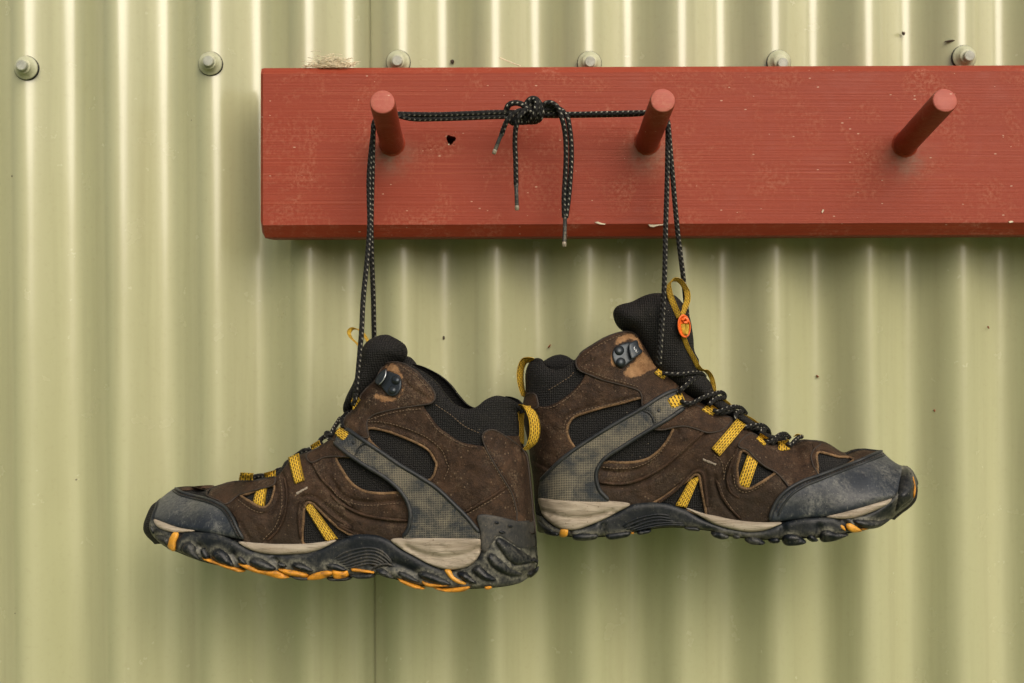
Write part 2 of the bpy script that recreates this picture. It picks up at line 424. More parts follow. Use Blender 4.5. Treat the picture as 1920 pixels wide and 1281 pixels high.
M['washer'] = mat_plain('screw_washer_paint', (.42, .43, .29), .42, vary=.12, dust=(.20, .18, .11), damt=.3)
M['screw_head'] = mat_plain('screw_head_paint', (.34, .355, .28), .45, vary=.2, dust=(.08, .08, .07), damt=.4)
M['screw_stud'] = mat_plain('worn_zinc_stud', (.42, .43, .42), .35, .6, .3)
M['seal'] = mat_plain('black_seal', (.012, .012, .012), .7)
M['straw'] = mat_plain('dry_straw', (.66, .57, .40), .8, vary=.35, scale=90)
M['dirt'] = mat_plain('dark_debris', (.05, .032, .02), .9, vary=.4, scale=300)
M['rust_leaf'] = mat_plain('red_brown_flake', (.22, .065, .025), .8, vary=.4, scale=300)
M['bare'] = mat_plain('bare_wood_chip', (.58, .50, .37), .8, vary=.25, scale=300)
def mat_ground():
    s = NT('grass_ground'); v = s.coord('Object')
    return s.fin(s.mix(s.ramp(s.noise(v, 3, 6), .3, .7), (.10, .15, .035), (.19, .23, .070)), .9)
M['ground'] = mat_ground()
# ------------------------------------------------------------------ unseen ground below the picture, added for the light it bounces onto the wall
g = mesh_obj('ground', [(-40, -60, -1.25), (40, -60, -1.25), (40, .6, -1.25), (-40, .6, -1.25)], [(0, 1, 2, 3)], M['ground'], smooth=False)
tag(g, kind='structure')

# ------------------------------------------------------------------ corrugated wall, two overlapping sheets
PITCH, AMP = .0762, .0108
LEAN = math.radians(.42)                      # sheets hang a touch out of plumb
CREST0 = at(747, 115, 0).x
def sheet(name, x0, x1, z0, z1, off, label):
    nx = int((x1-x0)/PITCH*28); xs = np.linspace(x0, x1, nx+1); zs = np.linspace(z0, z1, 70)
    V = []; F = []
    for z in zs:
        for x in xs:
            xx = x-math.tan(LEAN)*(z-at(0, 115, 0).z)
            y = AMP*(1-math.cos((x-CREST0)/PITCH*2*math.pi))+off+.0006*math.sin(7*x+3*z)+.00035*math.sin(31*x+17*z)*math.sin(23*z)
            V.append((xx, y, z))
    n = nx+1
    for j in range(len(zs)-1):
        for i in range(nx): F.append((j*n+i, j*n+i+1, (j+1)*n+i+1, (j+1)*n+i))
    m = len(V); V += [(a, b+.0009, c) for a, b, c in V]      # back face and edges: a real sheet
    for j in range(len(zs)-1):
        for i in range(nx): F.append((m+j*n+i, m+(j+1)*n+i, m+(j+1)*n+i+1, m+j*n+i+1))
        for i in (0, nx): F.append((j*n+i, (j+1)*n+i, m+(j+1)*n+i, m+j*n+i))
    o = mesh_obj(name, V, F, M['wall'])
    return tag(o, label, 'wall panel', 'corrugated wall sheets')
xe = at(692, 115, 0).x
sheet('corrugated_sheet', -1.2, xe, -1.25, .9, -.0016, 'pale green corrugated steel sheet left of the thin vertical lap joint')
sheet('corrugated_sheet', xe-PITCH*.9, 1.2, -1.25, .9, 0.0, 'pale green corrugated steel sheet behind the pegs, right of the thin lap joint')

# ------------------------------------------------------------------ roofing screws
def lathe(prof, seg=28):
    V = []; F = []
    for (r, h) in prof:
        for k in range(seg):
            a = 2*math.pi*k/seg; V.append((r*math.cos(a), -h, r*math.sin(a)))
    for i in range(len(prof)-1):
        for k in range(seg):
            l = (k+1) % seg; F.append((i*seg+k, i*seg+l, (i+1)*seg+l, (i+1)*seg+k))
    F.append(tuple((len(prof)-1)*seg+k for k in range(seg)))
    return V, F
def screw(px, py, label, rot, hx, hz):
    c = at(px, py, -.002); t = empty('roofing_screw', c)
    tag(t, label, 'screw', 'roofing screws in a row across the wall')
    def add(nm, V, F, m, par, dx=0, dz=0):
        V = [(c.x+x+dx, c.y+y, c.z+z+dz) for x, y, z in V]
        return mesh_obj(nm, V, F, m, par)
    V, F = lathe([(.0098, -.002), (.0100, .0006), (.0094, .0012)]); add('seal', V, F, M['seal'], t)
    V, F = lathe([(.0093, .0008), (.0096, .0016), (.0093, .0022), (.0084, .0026), (.0070, .0040), (.0060, .0062), (.0056, .0066), (0.0005, .0067)])
    add('washer', V, F, M['washer'], t)
    V, F = lathe([(.0058, .0064), (.0060, .0070), (.0058, .0078), (.0046, .0080)]); hd0 = add('flange', V, F, M['washer'], t, hx*.3, hz*.3)
    prof = [(.0043, .0078), (.0043, .0118), (.0040, .0125), (.0036, .0125)]
    V, F = lathe(prof, 18); hd = add('head', V, F, M['screw_head'], t, hx, hz)
    SV = []; SF = []
    for i in range(-4, 5):
        for j in range(-4, 5):
            x = (i+.5*(j % 2))*.00085; z = j*.00074
            if x*x+z*z > .0034**2: continue
            x, z = x*math.cos(rot)-z*math.sin(rot), x*math.sin(rot)+z*math.cos(rot)
            b = len(SV); q = .00028
            SV += [(x-q, -.0124, z-q), (x+q, -.0124, z-q), (x+q, -.0124, z+q), (x-q, -.0124, z+q), (x, -.0129, z)]
            SF += [(b, b+1, b+4), (b+1, b+2, b+4), (b+2, b+3, b+4), (b+3, b, b+4)]
    st = add('stud_pattern', SV, SF, M['screw_stud'], t, hx, hz); st['kind'] = 'stuff'
for a in [(50, 128, 'leftmost painted roofing screw with domed washer, near the left edge of the wall', .2, 0, 0),
          (395, 120, 'painted roofing screw with domed washer, just left of the red board', .5, .0005, 0),
          (747, 117, 'roofing screw half hidden behind the red board above the left peg', .1, 0, -.001),
          (1105, 119, 'roofing screw half hidden behind the red board above the lace knot', .9, 0, -.001),
          (1460, 117, 'roofing screw peeping above the red board between middle and right peg', 1.2, .0012, -.003),
          (1807, 108, 'rightmost roofing screw above the red board over the right peg', .4, .0008, -.001)]:
    screw(*a)

# ------------------------------------------------------------------ red peg board
BT = .045                                      # board stands this far off the wall
FY = -.0035-BT                                 # its front face
rack = empty('peg_rack', at(1250, 440, -.0035)); tag(rack, 'dark red painted wooden board with three round pegs on the wall', 'peg rack')
pTL, pBL = at(487, 125, FY), at(487, 443, FY)
x0, x1 = pTL.x, at(2060, 125, FY).x
zt, zb = at(0, 125, FY).z, at(0, 445, FY).z
CH = .0056
def board():
    # outline of the cross section (y, z) from back bottom, chamfered front edges; front face is gridded for wear marks
    nx, nz = 300, 60
    xs = np.r_[x0+.0004, np.linspace(x0+.0026, x1, nx)]
    hole = at(845, 262, FY); hr = .0026
    V = []; F = []; chip = []; grime = []
    zs = np.linspace(zb+.0093, zt-CH, nz)
    prof = [(-.0035, zb+.0012), (FY+.010, zb), (FY+.0085, zb+.0006), (FY+.0006, zb+.0088)]+[(FY, z) for z in zs]+[(FY+.0006, zt-CH+.0005), (FY+.0052, zt-.0004), (FY+.006, zt), (-.0035, zt)]
    n = len(prof)
    tilt = .0036
    for i, x in enumerate(xs):
        for (y, z) in prof:
            yy, zz = y, z
            if i == 0:
                yy = max(y, FY+.0022) if y < -.02 else y
                zz = zb+.004+(z-zb)*(zt-zb-.0044)/(zt-zb)
            V.append((x, yy, zz+tilt*(x-x0)))
    for i in range(len(xs)-1):
        for j in range(n): F.append((i*n+j, (i+1)*n+j, (i+1)*n+(j+1) % n, i*n+(j+1) % n))
    F.append(tuple(range(n))); F.append(tuple((len(xs)-1)*n+j for j in range(n-1, -1, -1)))
    P = np.array(V)
    chip = np.zeros(len(P)); grime = np.zeros(len(P))
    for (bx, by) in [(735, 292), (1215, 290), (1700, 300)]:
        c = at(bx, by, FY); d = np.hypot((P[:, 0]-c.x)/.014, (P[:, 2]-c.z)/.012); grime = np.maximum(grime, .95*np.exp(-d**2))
    o = mesh_obj('plank', V, F, M['red'], rack, smooth=False, attr={'chip': chip, 'grime': grime})
    # drilled hole
    bm = bmesh.new(); bmesh.ops.create_cone(bm, cap_ends=True, segments=14, radius1=.0032, radius2=.0040, depth=.05)
    for vv in bm.verts:
        k = 1+.22*math.sin(3.1*math.atan2(vv.co.y, vv.co.x)+.6)
        vv.co = Vector((hole.x+vv.co.x*k, hole.y+vv.co.z, hole.z-.0+vv.co.y*k))
    if bm.calc_volume(signed=True) < 0: bmesh.ops.reverse_faces(bm, faces=bm.faces)
    cm = bpy.data.meshes.new('cut'); bm.to_mesh(cm); bm.free(); cm.materials.append(M['dirt'])
    co = bpy.data.objects.new('cut', cm); col.objects.link(co)
    bm = bmesh.new(); bm.from_mesh(o.data); bmesh.ops.recalc_face_normals(bm, faces=bm.faces)
    if bm.calc_volume(signed=True) < 0: bmesh.ops.reverse_faces(bm, faces=bm.faces)
    bm.to_mesh(o.data); bm.free(); o.data.update()
    md = o.modifiers.new('b', 'BOOLEAN'); md.operation = 'DIFFERENCE'; md.object = co; md.solver = 'MANIFOLD'
    bpy.context.view_layer.update()
    dg = bpy.context.evaluated_depsgraph_get(); me = bpy.data.meshes.new_from_object(o.evaluated_get(dg))
    o.modifiers.clear(); o.data = me; bpy.data.objects.remove(co)
    # splintered lips of bare wood round the hole
    rnd = random.Random(3)
    for k in range(7):
        a = k/7*2*math.pi+rnd.uniform(-.3, .3); r = .0038+rnd.uniform(0, .0008); s_ = rnd.uniform(.0005, .0012)
        cx, cz = hole.x+r*math.cos(a), hole.z+r*math.sin(a)
        VV = [(cx-s_, FY+.0004, cz-s_*.6), (cx+s_, FY+.0004, cz-s_*.5), (cx+s_*.4, FY+.0004, cz+s_), (cx, FY-.0005, cz)]
        mesh_obj('paint_splinter', VV, [(0, 1, 3), (1, 2, 3), (2, 0, 3)], M['bare'] if k % 2 else M['dirt'], rack, smooth=False)
    # flaked paint on the lower edge
    for (pts, nm) in [([(1112, 416), (1120, 414), (1128, 418), (1138, 420), (1136, 423), (1122, 421)], 0), ([(1212, 420), (1226, 421), (1250, 419), (1252, 421), (1236, 423), (1224, 428), (1216, 426)], 0),
                      ([(1890, 415), (1898, 413), (1902, 417), (1893, 419)], 0), ([(1540, 398), (1543, 391), (1546, 393), (1542, 402)], 0)]:
        bm = bmesh.new(); vv = []; mx = sum(a for a, b in pts)/len(pts); my = sum(b for a, b in pts)/len(pts)
        pts = [(mx+(a-mx)*.8, my+(b-my)*.65) for a, b in pts]
        for (px, py) in pts: vv.append(bm.verts.new(at(px, py, FY-.0007)))
        f = bm.faces.new(vv); r = bmesh.ops.extrude_face_region(bm, geom=[f])
        for e in r['geom']:
            if isinstance(e, bmesh.types.BMVert): e.co.y += .0012
        bmesh.ops.recalc_face_normals(bm, faces=bm.faces)
        me = bpy.data.meshes.new('paint_chip'); bm.to_mesh(me); bm.free(); me.materials.append(M['bare'])
        oo = bpy.data.objects.new('paint_chip', me); col.objects.link(oo); child(oo, rack)
board()
PEGS = []
def peg(bx, by, tx, ty, r=.0092):
    base = at(bx, by, FY); tip = at(tx, ty, FY-.088); ax = (tip-base).normalized()
    start = base-ax*.012
    P = []; R = []
    L = (tip-start).length
    for (t, k) in [(0, 1.03), (.10, 1.03), (.14, 1.0), (.3, .995), (.5, 1.0), (.7, .99), (.9, .995), (.965, .99), (.985, .975), (.995, .93)]:
        P.append(start+ax*L*t); R.append(r*k)
    nx = Vector((1, 0, 0)); nx = (nx-ax*nx.dot(ax)).normalized(); nz = nx.cross(ax)
    seg = 36; V = []; F = []
    for p, rr in zip(P, R):
        for k in range(seg):
            a = 2*math.pi*k/seg; V.append(p+rr*(math.cos(a)*nx+math.sin(a)*nz)*(1+.012*math.sin(3*a+bx)))
    for i in range(len(P)-1):
        for k in range(seg):
            l = (k+1) % seg; F.append((i*seg+k, i*seg+l, (i+1)*seg+l, (i+1)*seg+k))
    pg = mesh_obj('peg', V, F, M['red'], rack)
    # sawn end, slightly domed and rough
    V = [tip+ax*.0002]; F = []
    rings = [.5, .88, .93, .955]
    rnd = random.Random(int(bx))
    for q in rings:
        for k in range(seg):
            a = 2*math.pi*k/seg; rr = r*q*(1+.012*math.sin(3*a+bx)); V.append(tip+ax*(0 if q < .9 else -.0003 if q < .94 else -.0012)+rr*(math.cos(a)*nx+math.sin(a)*nz))
    for k in range(seg): F.append((0, 1+k, 1+(k+1) % seg))
    for i in range(len(rings)-1):
        for k in range(seg):
            l = (k+1) % seg; F.append((1+i*seg+k, 1+(i+1)*seg+k, 1+(i+1)*seg+l, 1+i*seg+l))
    mesh_obj('peg_end', V, F, M['red_end'], pg)
    # paint bead where the peg enters the board
    V = []; F = []
    for k in range(30):
        a = 2*math.pi*k/30; rr = r*1.03+.0006+.0007*rnd.random()
        c = base+Vector((math.cos(a), 0, math.sin(a)))*r; c.y = FY-.0001
        o = Vector((math.cos(a), 0, math.sin(a)))
        for (dr, dy) in ((-.001, -.0016-.001*rnd.random()), (.0004, -.0012), (.0011+.0008*rnd.random(), .0004)):
            V.append(c+o*dr+Vector((0, dy, 0)))
    for k in range(30):
        l = (k+1) % 30
        for j in range(2): F.append((k*3+j, k*3+j+1, l*3+j+1, l*3+j))
    mesh_obj('paint_bead', V, F, M['red'], pg)
    PEGS.append((base, tip, ax, r))
peg(735, 268, 717, 191); peg(1214, 266, 1243, 188); peg(1697, 270, 1772, 188)
# ------------------------------------------------------------------ boots
# outlines were measured on enlarged crops; A..G name the crop a measurement was read from
CROP = {'A': (260, 800, 4.27), 'B': (620, 820, 4.27), 'C': (620, 600, 4.27), 'D': (960, 520, 4.27), 'E': (980, 740, 4.27), 'F': (1340, 750, 4.27), 'G': (1200, 660, 5.6933), 'K': (900, 160, 8.54)}
def px(s):
    """'A 300,487 270,505 B 10,20' -> array of picture points"""
    out = []; k = CROP['A']
    for tok in s.split():
        if tok in CROP: k = CROP[tok]
        else:
            a, b = tok.split(','); out.append((k[0]+float(a)/k[2], k[1]+float(b)/k[2]))
    return np.array(out)
class Boot:
    def __init__(s, name, org, Y, yaw, roll, side, classes, label, cat='boot'):
        # side = -1: toe to the left, +1: toe to the right; yaw > 0 turns the toe towards the wall
        s.O = np.array(at(org[0], org[1], Y)); a, r = math.radians(yaw), math.radians(roll)
        U = np.array([side*math.cos(a), math.sin(a), 0]); N0 = np.array([side*math.sin(a), -math.cos(a), 0]); Z = np.array([0, 0, 1.])
        s.U = U; s.V = Z*math.cos(r)-N0*math.sin(r); s.N = N0*math.cos(r)+Z*math.sin(r); s.side = side
        s.C = np.array([0, CAM_Y, 0.])
        s.root = empty(name, tuple(s.O)); tag(s.root, label, cat, 'pair of hiking boots hanging by their laces')
        # silhouette
        raw = {k: spline(px(v), 3) for k, v in classes}
        order = [k for k, v in classes]
        allp = np.vstack([raw[k] for k in order]); uv0 = s.loc(allp, 0)
        s.u0, s.u1 = uv0[:, 0].min(), uv0[:, 0].max(); s.L = s.u1-s.u0; s.v0 = uv0[:, 1].min()
        s.cls = {}
        for k in order:
            y = {'heel': 0, 'toe': 0, 'vamp': 0, 'collar': .026, 'throat': .016}.get(k)
            if k == 'bottom':
                u = s.loc(raw[k], 0)[:, 0]
                y = .9*s.W(u)*ell((u-s.u0)/.030)*ell((s.u1-u)/.045)
                u = s.loc(raw[k], y)[:, 0]; y = .9*s.W(u)*ell((u-s.u0)/.030)*ell((s.u1-u)/.045)
            s.cls[k] = s.loc(raw[k], y)
        s.loop = np.vstack([s.cls[k][:-1] for k in order])
        s.loop = resample(s.loop, .0018, True)
        # raster of the surface for fast lookups
        h = .001; lo = s.loop.min(0)-.004; hi = s.loop.max(0)+.004
        s.h, s.lo = h, lo; nx, ny = int((hi[0]-lo[0])/h)+2, int((hi[1]-lo[1])/h)+2
        gx, gy = np.meshgrid(lo[0]+np.arange(nx)*h, lo[1]+np.arange(ny)*h)
        Q = np.stack([gx.ravel(), gy.ravel()], 1)
        s.grid = s.exact(Q).reshape(ny, nx)
    def W(s, u):
        t = (np.asarray(u)-s.u0)/s.L
        return np.interp(t, [0, .12, .3, .42, .55, .70, .85, 1], [.0325, .0350, .0355, .0370, .0415, .0470, .0455, .040])
    def loc(s, P, y):
        P = np.asarray(P, float); d = np.stack([(P[:, 0]-960)/FPX, np.ones(len(P)), -(P[:, 1]-640.5)/FPX], 1)
        t = ((s.O-s.C)@s.N+np.asarray(y))/(d@s.N)
        X = s.C+t[:, None]*d-s.O
        return np.stack([X@s.U, X@s.V], 1)
    def exact(s, Q):
        y = s.W(Q[:, 0])*(1-.16*smooth01((Q[:, 1]-s.v0-.07)/.09))
        R = {'heel': (0, .030), 'toe': (0, .048), 'vamp': (0, .040), 'collar': (.80, .011), 'throat': (.40, .034), 'bottom': (.93, .006)}
        for k, P in s.cls.items():
            f, r = R[k]; d = line_dist(Q, P)
            y = y*(f+(1-f)*ell(d/r))
        return y
    def fade(s, y):
        # raised pieces thin out towards the ends, where the two sides of the boot meet
        return np.sqrt(np.clip(y/.011, 0, 1))
    def surf(s, Q):
        f = (np.asarray(Q)-s.lo)/s.h; ny, nx = s.grid.shape
        f[:, 0] = np.clip(f[:, 0], 0, nx-1.001); f[:, 1] = np.clip(f[:, 1], 0, ny-1.001)
        i = f.astype(int); t = f-i; g = s.grid
        a = g[i[:, 1], i[:, 0]]*(1-t[:, 0])+g[i[:, 1], i[:, 0]+1]*t[:, 0]
        b = g[i[:, 1]+1, i[:, 0]]*(1-t[:, 0])+g[i[:, 1]+1, i[:, 0]+1]*t[:, 0]
        return a*(1-t[:, 1])+b*t[:, 1]
    def solve(s, P, off=0.0):
        y = np.full(len(P), .03)
        for _ in range(26):
            Q = s.loc(P, y); y0 = s.surf(Q); y = .6*y+.4*(y0+off*s.fade(y0))
        return s.loc(P, y)
    def world(s, Q, y):
        return s.O+np.asarray(Q)[:, :1]*s.U+np.asarray(Q)[:, 1:2]*s.V+np.asarray(y)[:, None]*s.N
    def orient(s, F):
        # local (u, v, n) is left-handed for one of the boots: keep faces pointing outwards
        return F if s.side > 0 else F[:, ::-1]
    # --- closed body: near and far walls, inner lining
    def body(s, mats):
        R, F, loops, d = fill([s.loop], .0042, rings=(.0005, .0016, .0036))
        y = s.exact(R)*.985-.0002; n = len(R)
        b = np.array(loops[0]); yb = s.exact(R[b]-0)
        pad = .0008*np.sin(R[:, 0]*260)*np.sin(R[:, 1]*300)
        y = y+np.where(d > .004, pad*.3, 0)
        V = np.vstack([s.world(R, y), s.world(R, -y), s.world(R, np.maximum(y-.006, 0)), s.world(R, -np.maximum(y-.006, 0))])
        Fo = s.orient(F)
        faces = [tuple(f) for f in Fo]+[tuple(f[::-1]+n) for f in Fo]+[tuple(f[::-1]+2*n) for f in Fo]+[tuple(f+3*n) for f in Fo]
        idx = [0]*len(F)+[1]*len(F)+[0]*len(F)*2
        for i in range(len(b)):
            a, c = b[i], b[(i+1) % len(b)]
            faces += [(a, c, c+2*n, a+2*n), (a+n, a+3*n, c+3*n, c+n)]; idx += [0, 0]
        uv = np.tile(R, (4, 1))
        return mesh_obj('upper', V, faces, mats, s.root, uv, matidx=idx, attr={'wear': np.zeros(4*n), 'dirt': np.zeros(4*n)})
    # --- raised panel on the surface
    def patch(s, name, outline, mat, base=0.0, t=.0016, edge=.0022, holes=(), h=.0016, grooves=(), parent=None, lip=.35, wear=None, dirt=None, dome=0.0, far=False, bridge='ends', snap=('heel', 'toe', 'vamp'), snapd=.0065, closed=False, skirt=.0012, tens=.5, bumps=(), rough=0.0):
        off = base+t
        P = resample(s.solve(spline(px(outline) if isinstance(outline, str) else outline, 3, True, tens), off), h, True)
        H = [resample(s.solve(spline(px(q), 3, True), off), h, True) for q in holes]
        if far:                                   # bring the rim of wrap-round pieces exactly to where the two sides meet
            for kc in snap:
                C_ = resample(s.cls[kc], .0004)
                for i in range(len(P)):
                    dd = np.hypot(*(C_-P[i]).T); j = int(dd.argmin())
                    if dd[j] < snapd and 0 < j < len(C_)-1: P[i] = C_[j]
            keep = np.linalg.norm(P-np.roll(P, 1, 0), axis=1) > .00025
            P = resample(P[keep], h, True)
        R, F, loops, d = fill([P]+H, h, rings=(edge*.25, edge*.7) if edge > h*.6 else ())
        prof = lip+(1-lip)*ell(d/edge)
        ys = s.exact(R) if far else s.surf(R); k = s.fade(ys); y = ys+base*k+t*prof*k
        if dome: y = y+dome*ell(d/max(d.max(), 1e-6))
        for (g, dep, wid) in grooves:
            G = s.solve(spline(px(g), 4), off) if isinstance(g, str) else g
            y = y-1.7*dep*np.exp(-(line_dist(R, G)/wid)**2)
        for (cx, rad, hh) in bumps:
            c = s.solve(px(cx), off)[0]; dd = np.hypot(*(R-c).T)
            y = y+hh*np.exp(-(dd/rad)**2)
        if rough:
            q = R*1000
            y = y+rough*(np.sin(q[:, 0]*.31+1.3*np.sin(q[:, 1]*.23))*np.sin(q[:, 1]*.37+1.1*np.sin(q[:, 0]*.19)))*np.clip(d/edge, 0, 1)
        n = len(R); Vw = [s.world(R, y)]; Fo = s.orient(F); faces = [tuple(f) for f in Fo]; uv = [R]
        dv = [d]
        tot = n
        for L in loops:
            L = np.array(L); m = len(L); yy = ys[L]; yy = yy+(base-skirt)*s.fade(yy)
            if far: yy = np.maximum(yy, -1)
            Vw.append(s.world(R[L], yy)); uv.append(R[L]); dv.append(np.zeros(m))
            for i in range(m): faces.append((L[i], L[(i+1) % m], tot+(i+1) % m, tot+i))
            tot += m
        if far:                                   # same piece on the far side, closed underneath where asked
            base_n = tot; Vw.append(s.world(R, -y)); uv.append(R); dv.append(d)
            faces += [tuple(f[::-1]+base_n) for f in Fo]; L = np.array(loops[0]); m = len(L); tot += n
            for i in range(m):
                a, c = L[i], L[(i+1) % m]
                if bridge == 'all' or max(ys[a], ys[c]) < .010: faces.append((a, base_n+a, base_n+c, c))
        V = np.vstack(Vw); UV = np.vstack(uv); nn = len(V)
        wv = np.zeros(nn); dr = np.zeros(nn)
        if wear is not None:
            for wo in wear:
                Wp = s.solve(spline(px(wo), 3, True), off); m = inside(UV, Wp); dd = line_dist(UV, Wp, True)
                wv = np.maximum(wv, np.where(m, np.clip(.5+dd/.006, 0, 1), np.clip(.5-dd/.006, 0, 1)))
        if dirt is not None: dr = dirt(UV, s)
        return mesh_obj(name, V, faces, mat, parent or s.root, UV, attr={'wear': wv, 'dirt': dr})
    def line(s, name, pts, r, mat, off=0.0, parent=None, flat=1.0, sides=8, closed=False, step=.0012, taper=True):
        Q = s.solve(spline(px(pts) if isinstance(pts, str) else pts, 3, closed), off)
        if closed: Q = np.vstack([Q, Q[:1]])
        Q = resample(Q, step); ys = s.surf(Q); P = s.world(Q, ys+off*s.fade(ys))
        rr = np.full(len(P), r)
        if taper and not closed and len(P) > 8: rr[0] *= .35; rr[1] *= .75; rr[-1] *= .35; rr[-2] *= .75
        return tube(name, P, rr, mat, parent or s.root, sides, flat)
    def stitch(s, name, pts, mat, off, parent=None, dash=.0017, gap=.0011, r=.00032, shift=0.0):
        Q = s.solve(spline(px(pts), 3), off); 
        Q = resample(Q, .0004)
        if shift:
            T = np.gradient(Q, axis=0); T /= np.linalg.norm(T, axis=1)[:, None]; Q = Q+shift*np.stack([-T[:, 1], T[:, 0]], 1)
        ys = s.surf(Q); P = s.world(Q, ys+(off+(.0009 if off > .0015 else 0))*s.fade(ys)); V = []; F = []; c = 0
        k = max(2, int(dash/.0004)); st = k+max(1, int(gap/.0004))
        for i in range(0, len(P)-k, st):
            seg = P[[i, i+k//2, i+k]]; v, f, _ = tube_mesh(seg, np.array([r*.6, r, r*.6]), 5)
            V.append(v); F += [tuple(a+c for a in q) for q in f]; c += len(v)
        if not V: return
        o = mesh_obj(name, np.vstack(V), F, mat, parent or s.root); o['kind'] = 'stuff'; return o
    def web(s, quad, off=.0044, t=.0009, nu=8, nl=None, name='webbing_loop', bow=.0006, wrap=None, parent=None):
        """webbing strip: corners a0 b0 (one end, left/right side) b1 a1 (other end)"""
        a0, b0, b1, a1 = px(quad); L = .5*(np.linalg.norm(a1-a0)+np.linalg.norm(b1-b0))*.0004
        nl = max(6, int(L/.0014)); V = []; UV = []; lift = []
        us = np.linspace(0, 1, nu+1); ls = np.linspace(0, 1, nl+1); P = []
        for l in ls:
            for u in us: P.append((a0*(1-u)+b0*u)*(1-l)+(a1*(1-u)+b1*u)*l)
        P = np.array(P); Q = s.solve(P, off); base = s.surf(Q); md = np.median(base); base = np.clip(base, md-.0035, md+.0035); Q = s.loc(P, base+off)
        y = base.ravel()+off+bow*np.sin(np.pi*np.repeat(ls, nu+1))+.0003*np.cos((np.tile(us, nl+1)-.5)*math.pi)
        Vt = s.world(Q, y); Vb = s.world(Q, y-t-.0012)
        n = len(P); F = []
        for i in range(nl):
            for j in range(nu):
                a = i*(nu+1)+j; F.append((a, a+1, a+nu+2, a+nu+1))
        def rim(idx):
            for a, b in zip(idx[:-1], idx[1:]): F.append((a, b, b+n, a+n))
        rim(list(range(0, nu+1))); rim([nl*(nu+1)+j for j in range(nu+1)]); rim([i*(nu+1) for i in range(nl+1)]); rim([i*(nu+1)+nu for i in range(nl+1)])
        uv = np.stack([np.tile(us, nl+1), np.repeat(ls, nu+1)*L], 1)
        return mesh_obj(name, np.vstack([Vt, Vb]), F, M['webbing'], parent or s.root, np.vstack([uv, uv]))
    def pts3(s, pts, ys, step=.0012):
        """free path: picture points with a distance y from the middle plane of the boot"""
        P = spline(px(pts) if isinstance(pts, str) else pts, 3); n = len(px(pts) if isinstance(pts, str) else pts)
        raw = px(pts) if isinstance(pts, str) else np.asarray(pts)
        acc = np.r_[0, np.cumsum(np.linalg.norm(np.diff(raw, axis=0), axis=1))]; a2 = np.r_[0, np.cumsum(np.linalg.norm(np.diff(P, axis=0), axis=1))]
        y = np.interp(a2/a2[-1], acc/acc[-1], np.broadcast_to(ys, (n,)))
        Q = s.loc(P, y); X = s.world(Q, y)
        return resample(X, step)
    def pillow(s, name, outline, mat, W, R, yc=0.0, h=.003, parent=None, rough=.0):
        """padded shape round the middle plane"""
        P = resample(s.loc(spline(px(outline), 3, True), yc), .0022, True)
        Rr, F, loops, d = fill([P], h, rings=(.0005, .0016, .0034))
        y = W*ell(d/R)+rough*np.sin(Rr[:, 0]*330+2*np.sin(Rr[:, 1]*120))*np.clip(d/.01, 0, 1); n = len(Rr); Fo = s.orient(F)
        m = {int(i): int(i) for i in loops[0]}
        V = np.vstack([s.world(Rr, yc+y), s.world(Rr, yc-y)])
        faces = [tuple(f) for f in Fo]+[tuple(m[int(i)] if int(i) in m else int(i)+n for i in f[::-1]) for f in Fo]
        return mesh_obj(name, V, faces, mat, parent or s.root, np.vstack([Rr, Rr]), attr={'wear': np.zeros(2*n), 'dirt': np.zeros(2*n)})
    def ribbon(s, name, pts, ys, width, wdir, mat, parent=None, t=.0008):
        """flat strap along a free path; wdir = direction of its width in (u, v, n), per point"""
        raw = px(pts); X = s.pts3(pts, ys, .0010); n = len(X)
        D = np.array(wdir, float); D = D if D.ndim == 2 else np.tile(D, (len(raw), 1))
        k = np.linspace(0, 1, n); kk = np.linspace(0, 1, len(D)); D = np.stack([np.interp(k, kk, D[:, j]) for j in range(3)], 1)
        D /= np.linalg.norm(D, axis=1)[:, None]; B = D[:, :1]*s.U+D[:, 1:2]*s.V+D[:, 2:]*s.N
        T = np.gradient(X, axis=0); T /= np.linalg.norm(T, axis=1)[:, None]
        B = B-(B*T).sum(1)[:, None]*T; B /= np.linalg.norm(B, axis=1)[:, None]; Nn = np.cross(T, B)
        us = np.linspace(0, 1, 7); V = []; uv = []
        L = np.r_[0, np.cumsum(np.linalg.norm(np.diff(X, axis=0), axis=1))]
        for sgn in (1, -1):
            for i in range(n):
                for u in us: V.append(X[i]+(u-.5)*width*B[i]+sgn*.5*t*Nn[i]*math.sqrt(max(.1, 1-(2*u-1)**4))); uv.append((u, L[i]))
        F = []; m = 7
        for i in range(n-1):
            for j in range(m-1):
                a = i*m+j; F.append((a, a+1, a+m+1, a+m)); b = n*m+a; F.append((b, b+m, b+m+1, b+1))
            for j in (0, m-1): a = i*m+j; F.append((a, a+m, a+m+n*m, a+n*m))
        for i in (0, n-1):
            for j in range(m-1): a = i*m+j; F.append((a, a+1, a+1+n*m, a+n*m))
        return mesh_obj(name, V, F, mat, parent or s.root, uv)
def lowdirt(lo, hi, amt):
    return lambda UV, s: amt*smooth01((hi-(UV[:, 1]-s.v0))/(hi-lo))

